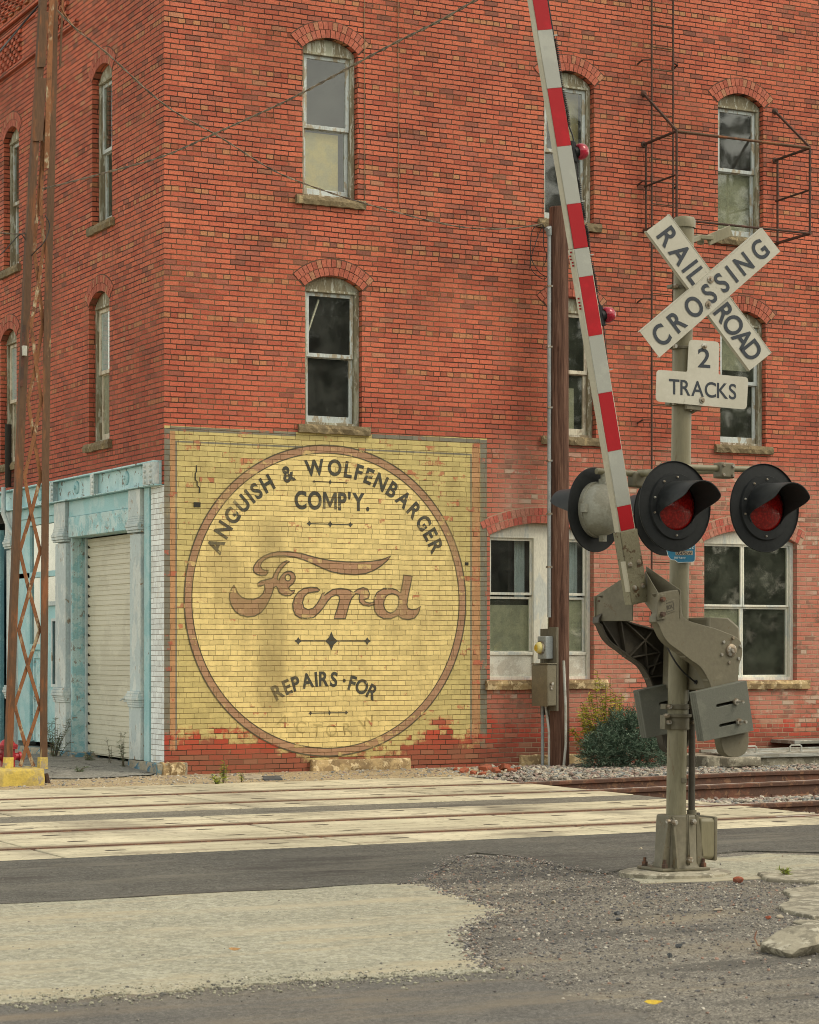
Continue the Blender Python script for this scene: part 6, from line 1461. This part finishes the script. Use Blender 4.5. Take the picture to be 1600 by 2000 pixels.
yg = empty('feathery_shrub', (bxc - .05, byc + .35, 0)); tag(yg, 'feathery yellow green shrub growing up behind the juniper bush', 'shrub')
b = MB(); tw = MB()
for i in range(36):
    x0 = rg.uniform(-.40, .36); h = rg.uniform(.75, 1.36) * (1 - abs(x0 + .02) * 1.1); top = Vector((x0 + rg.uniform(-.12, .14) - .05, rg.uniform(-.1, .1), h)); base_ = Vector((x0 * .5, rg.uniform(-.1, .1), 0)); mid = base_.lerp(top, .5) + Vector((rg.uniform(-.04, .04), 0, 0))
    tw.tube([base_, mid, top], [.006, .004, .002], 4)
    for k in range(90):
        t = rg.uniform(.3, 1.0); p = base_.lerp(mid, t * 2) if t < .5 else mid.lerp(top, t * 2 - 1); blade_(b, p, Vector((rg.gauss(0, 1), rg.gauss(0, 1), rg.uniform(-.2, .9))), rg.uniform(.04, .10), .012, .2, rg)
b.build('fronds', M['yellowgreen'], yg, rec=False); tw.build('stems', M['twig'], yg)
def weed(px, py, h, n, spread, mat, label, X=None, leaf_l=.05, seed=1):
    rg = random.Random(seed); x, y = G(px, py) if X is None else X; w_ = empty('weed', (x, y, .0)); tag(w_, label, 'weed'); b = MB(); tw = MB()
    for i in range(n):
        a = rg.uniform(0, 6.28); top = Vector((spread * cos(a) * rg.random(), spread * sin(a) * rg.random(), h * rg.uniform(.5, 1))); base_ = Vector((rg.uniform(-.02, .02), rg.uniform(-.02, .02), -.01)); tw.tube([base_, base_.lerp(top, .5) + Vector((0, 0, .02)), top], [.004, .003, .0015], 4)
        for k in range(int(16 * h / .4) + 8):
            t = rg.uniform(.12, 1.0); blade_(b, base_.lerp(top, t), Vector((rg.gauss(0, 1), rg.gauss(0, 1), rg.uniform(0, .9))), leaf_l * rg.uniform(.6, 1.3), leaf_l * .16, .25, rg)
    b.build('leaves', M[mat], w_, rec=False); tw.build('stems', M['twig'], w_); return w_
weed(0, 0, .62, 16, .30, 'weed', 'tall spindly grey green weed by the iron column left of the overhead door', (-.22, 3.55), .06, 2)
weed(0, 0, .20, 9, .16, 'weed', 'low green weed at the foot of the overhead door', (-.16, 2.35), .06, 3)
weed(0, 0, .42, 3, .06, 'weed', 'thin upright weed in front of the right end of the overhead door', (-.12, 1.62), .04, 4)
weed(0, 0, .50, 5, .10, 'weed', 'slender dark weed against the iron column nearest the building corner', (-.15, 1.02), .05, 5)
weed(106, 1490, .08, 8, .12, 'weed', 'small flat weed on the apron just right of the lattice mast', None, .06, 6)
weed(155, 1511, .09, 8, .12, 'weed', 'pale small weed at the front edge of the broken apron', None, .06, 7)
weed(438, 1528, .26, 7, .05, 'weed_lime', 'bright lime green weed in front of the painted wall', None, .06, 8)
weed(424, 1531, .10, 9, .10, 'weed_lime', 'low lime green weed just left of the taller lime weed', None, .05, 9)
weed(471, 1526, .13, 4, .03, 'weed_lime', 'tiny lime green weed right of the taller lime weed', None, .04, 10)
weed(1535, 1710, .05, 10, .06, 'weed_lime', 'tiny dry yellow weed tuft beside the low kerb', None, .04, 11)
for i_, (px, py) in enumerate(((488, 1517), (525, 1519))): 
    slab('asphalt_scrap', [(px - 14, py - 3), (px + 22, py - 4), (px + 26, py + 3), (px - 10, py + 4)], -.02, .004, 'rk_dark' if i_ == 1 else 'rk_pale', ('pale flat scrap of paving by the lime weeds', 'dark flat scrap of asphalt by the painted wall')[i_], 'paving scrap', 40 + i_, .01)

# ---- woods across the street behind the viewer: they stand in the window reflections
rg = random.Random(23); b = MB()
for t in range(92):
    tx = -75 + (t // 2) * 3.8 + rg.uniform(-1.5, 1.5); ty = -66 - 7 * (t % 2) + rg.uniform(-3, 3); H_ = rg.uniform(13, 18) if tx < 16 else rg.uniform(20, 22.5) + max(0, min(11, (tx - 40) * 1.0))
    b.k = 1; b.tube([(tx, ty, -.1), (tx + .2, ty, H_ * .7)], [.3, .12], 6); b.k = 0
    for i in range(560):
        u = Vector((rg.gauss(0, 1), rg.gauss(0, 1), rg.gauss(0, 1))).normalized() * rg.uniform(.3, 1); c = Vector((tx + u.x * 3.2, ty + u.y * 3.0, H_ * .58 + u.z * H_ * .42)); s_ = rg.uniform(.35, .75)
        if i < 130: c = Vector((tx + rg.uniform(-2.2, 2.2), ty + rg.uniform(-2, 2), rg.uniform(.1, 6.5))); s_ = rg.uniform(.5, .8)
        a = Vector((rg.gauss(0, 1), rg.gauss(0, 1), rg.gauss(0, 1))).normalized(); e = a.cross(Vector((rg.gauss(0, 1), rg.gauss(0, 1), rg.gauss(0, 1)))).normalized(); f_ = a.cross(e)
        b.add([c + e * s_, c + f_ * s_ * .6, c - e * s_, c - f_ * s_ * .6], [(0, 1, 2, 3)])
M['woods'] = foliage_mat('woodland_leaves', [(0, (.02, .035, .015)), (.5, (.04, .065, .025)), (1, (.07, .10, .04))])
tag(b.build('woods', [M['woods'], M['twig']], rec=False), kind='stuff')
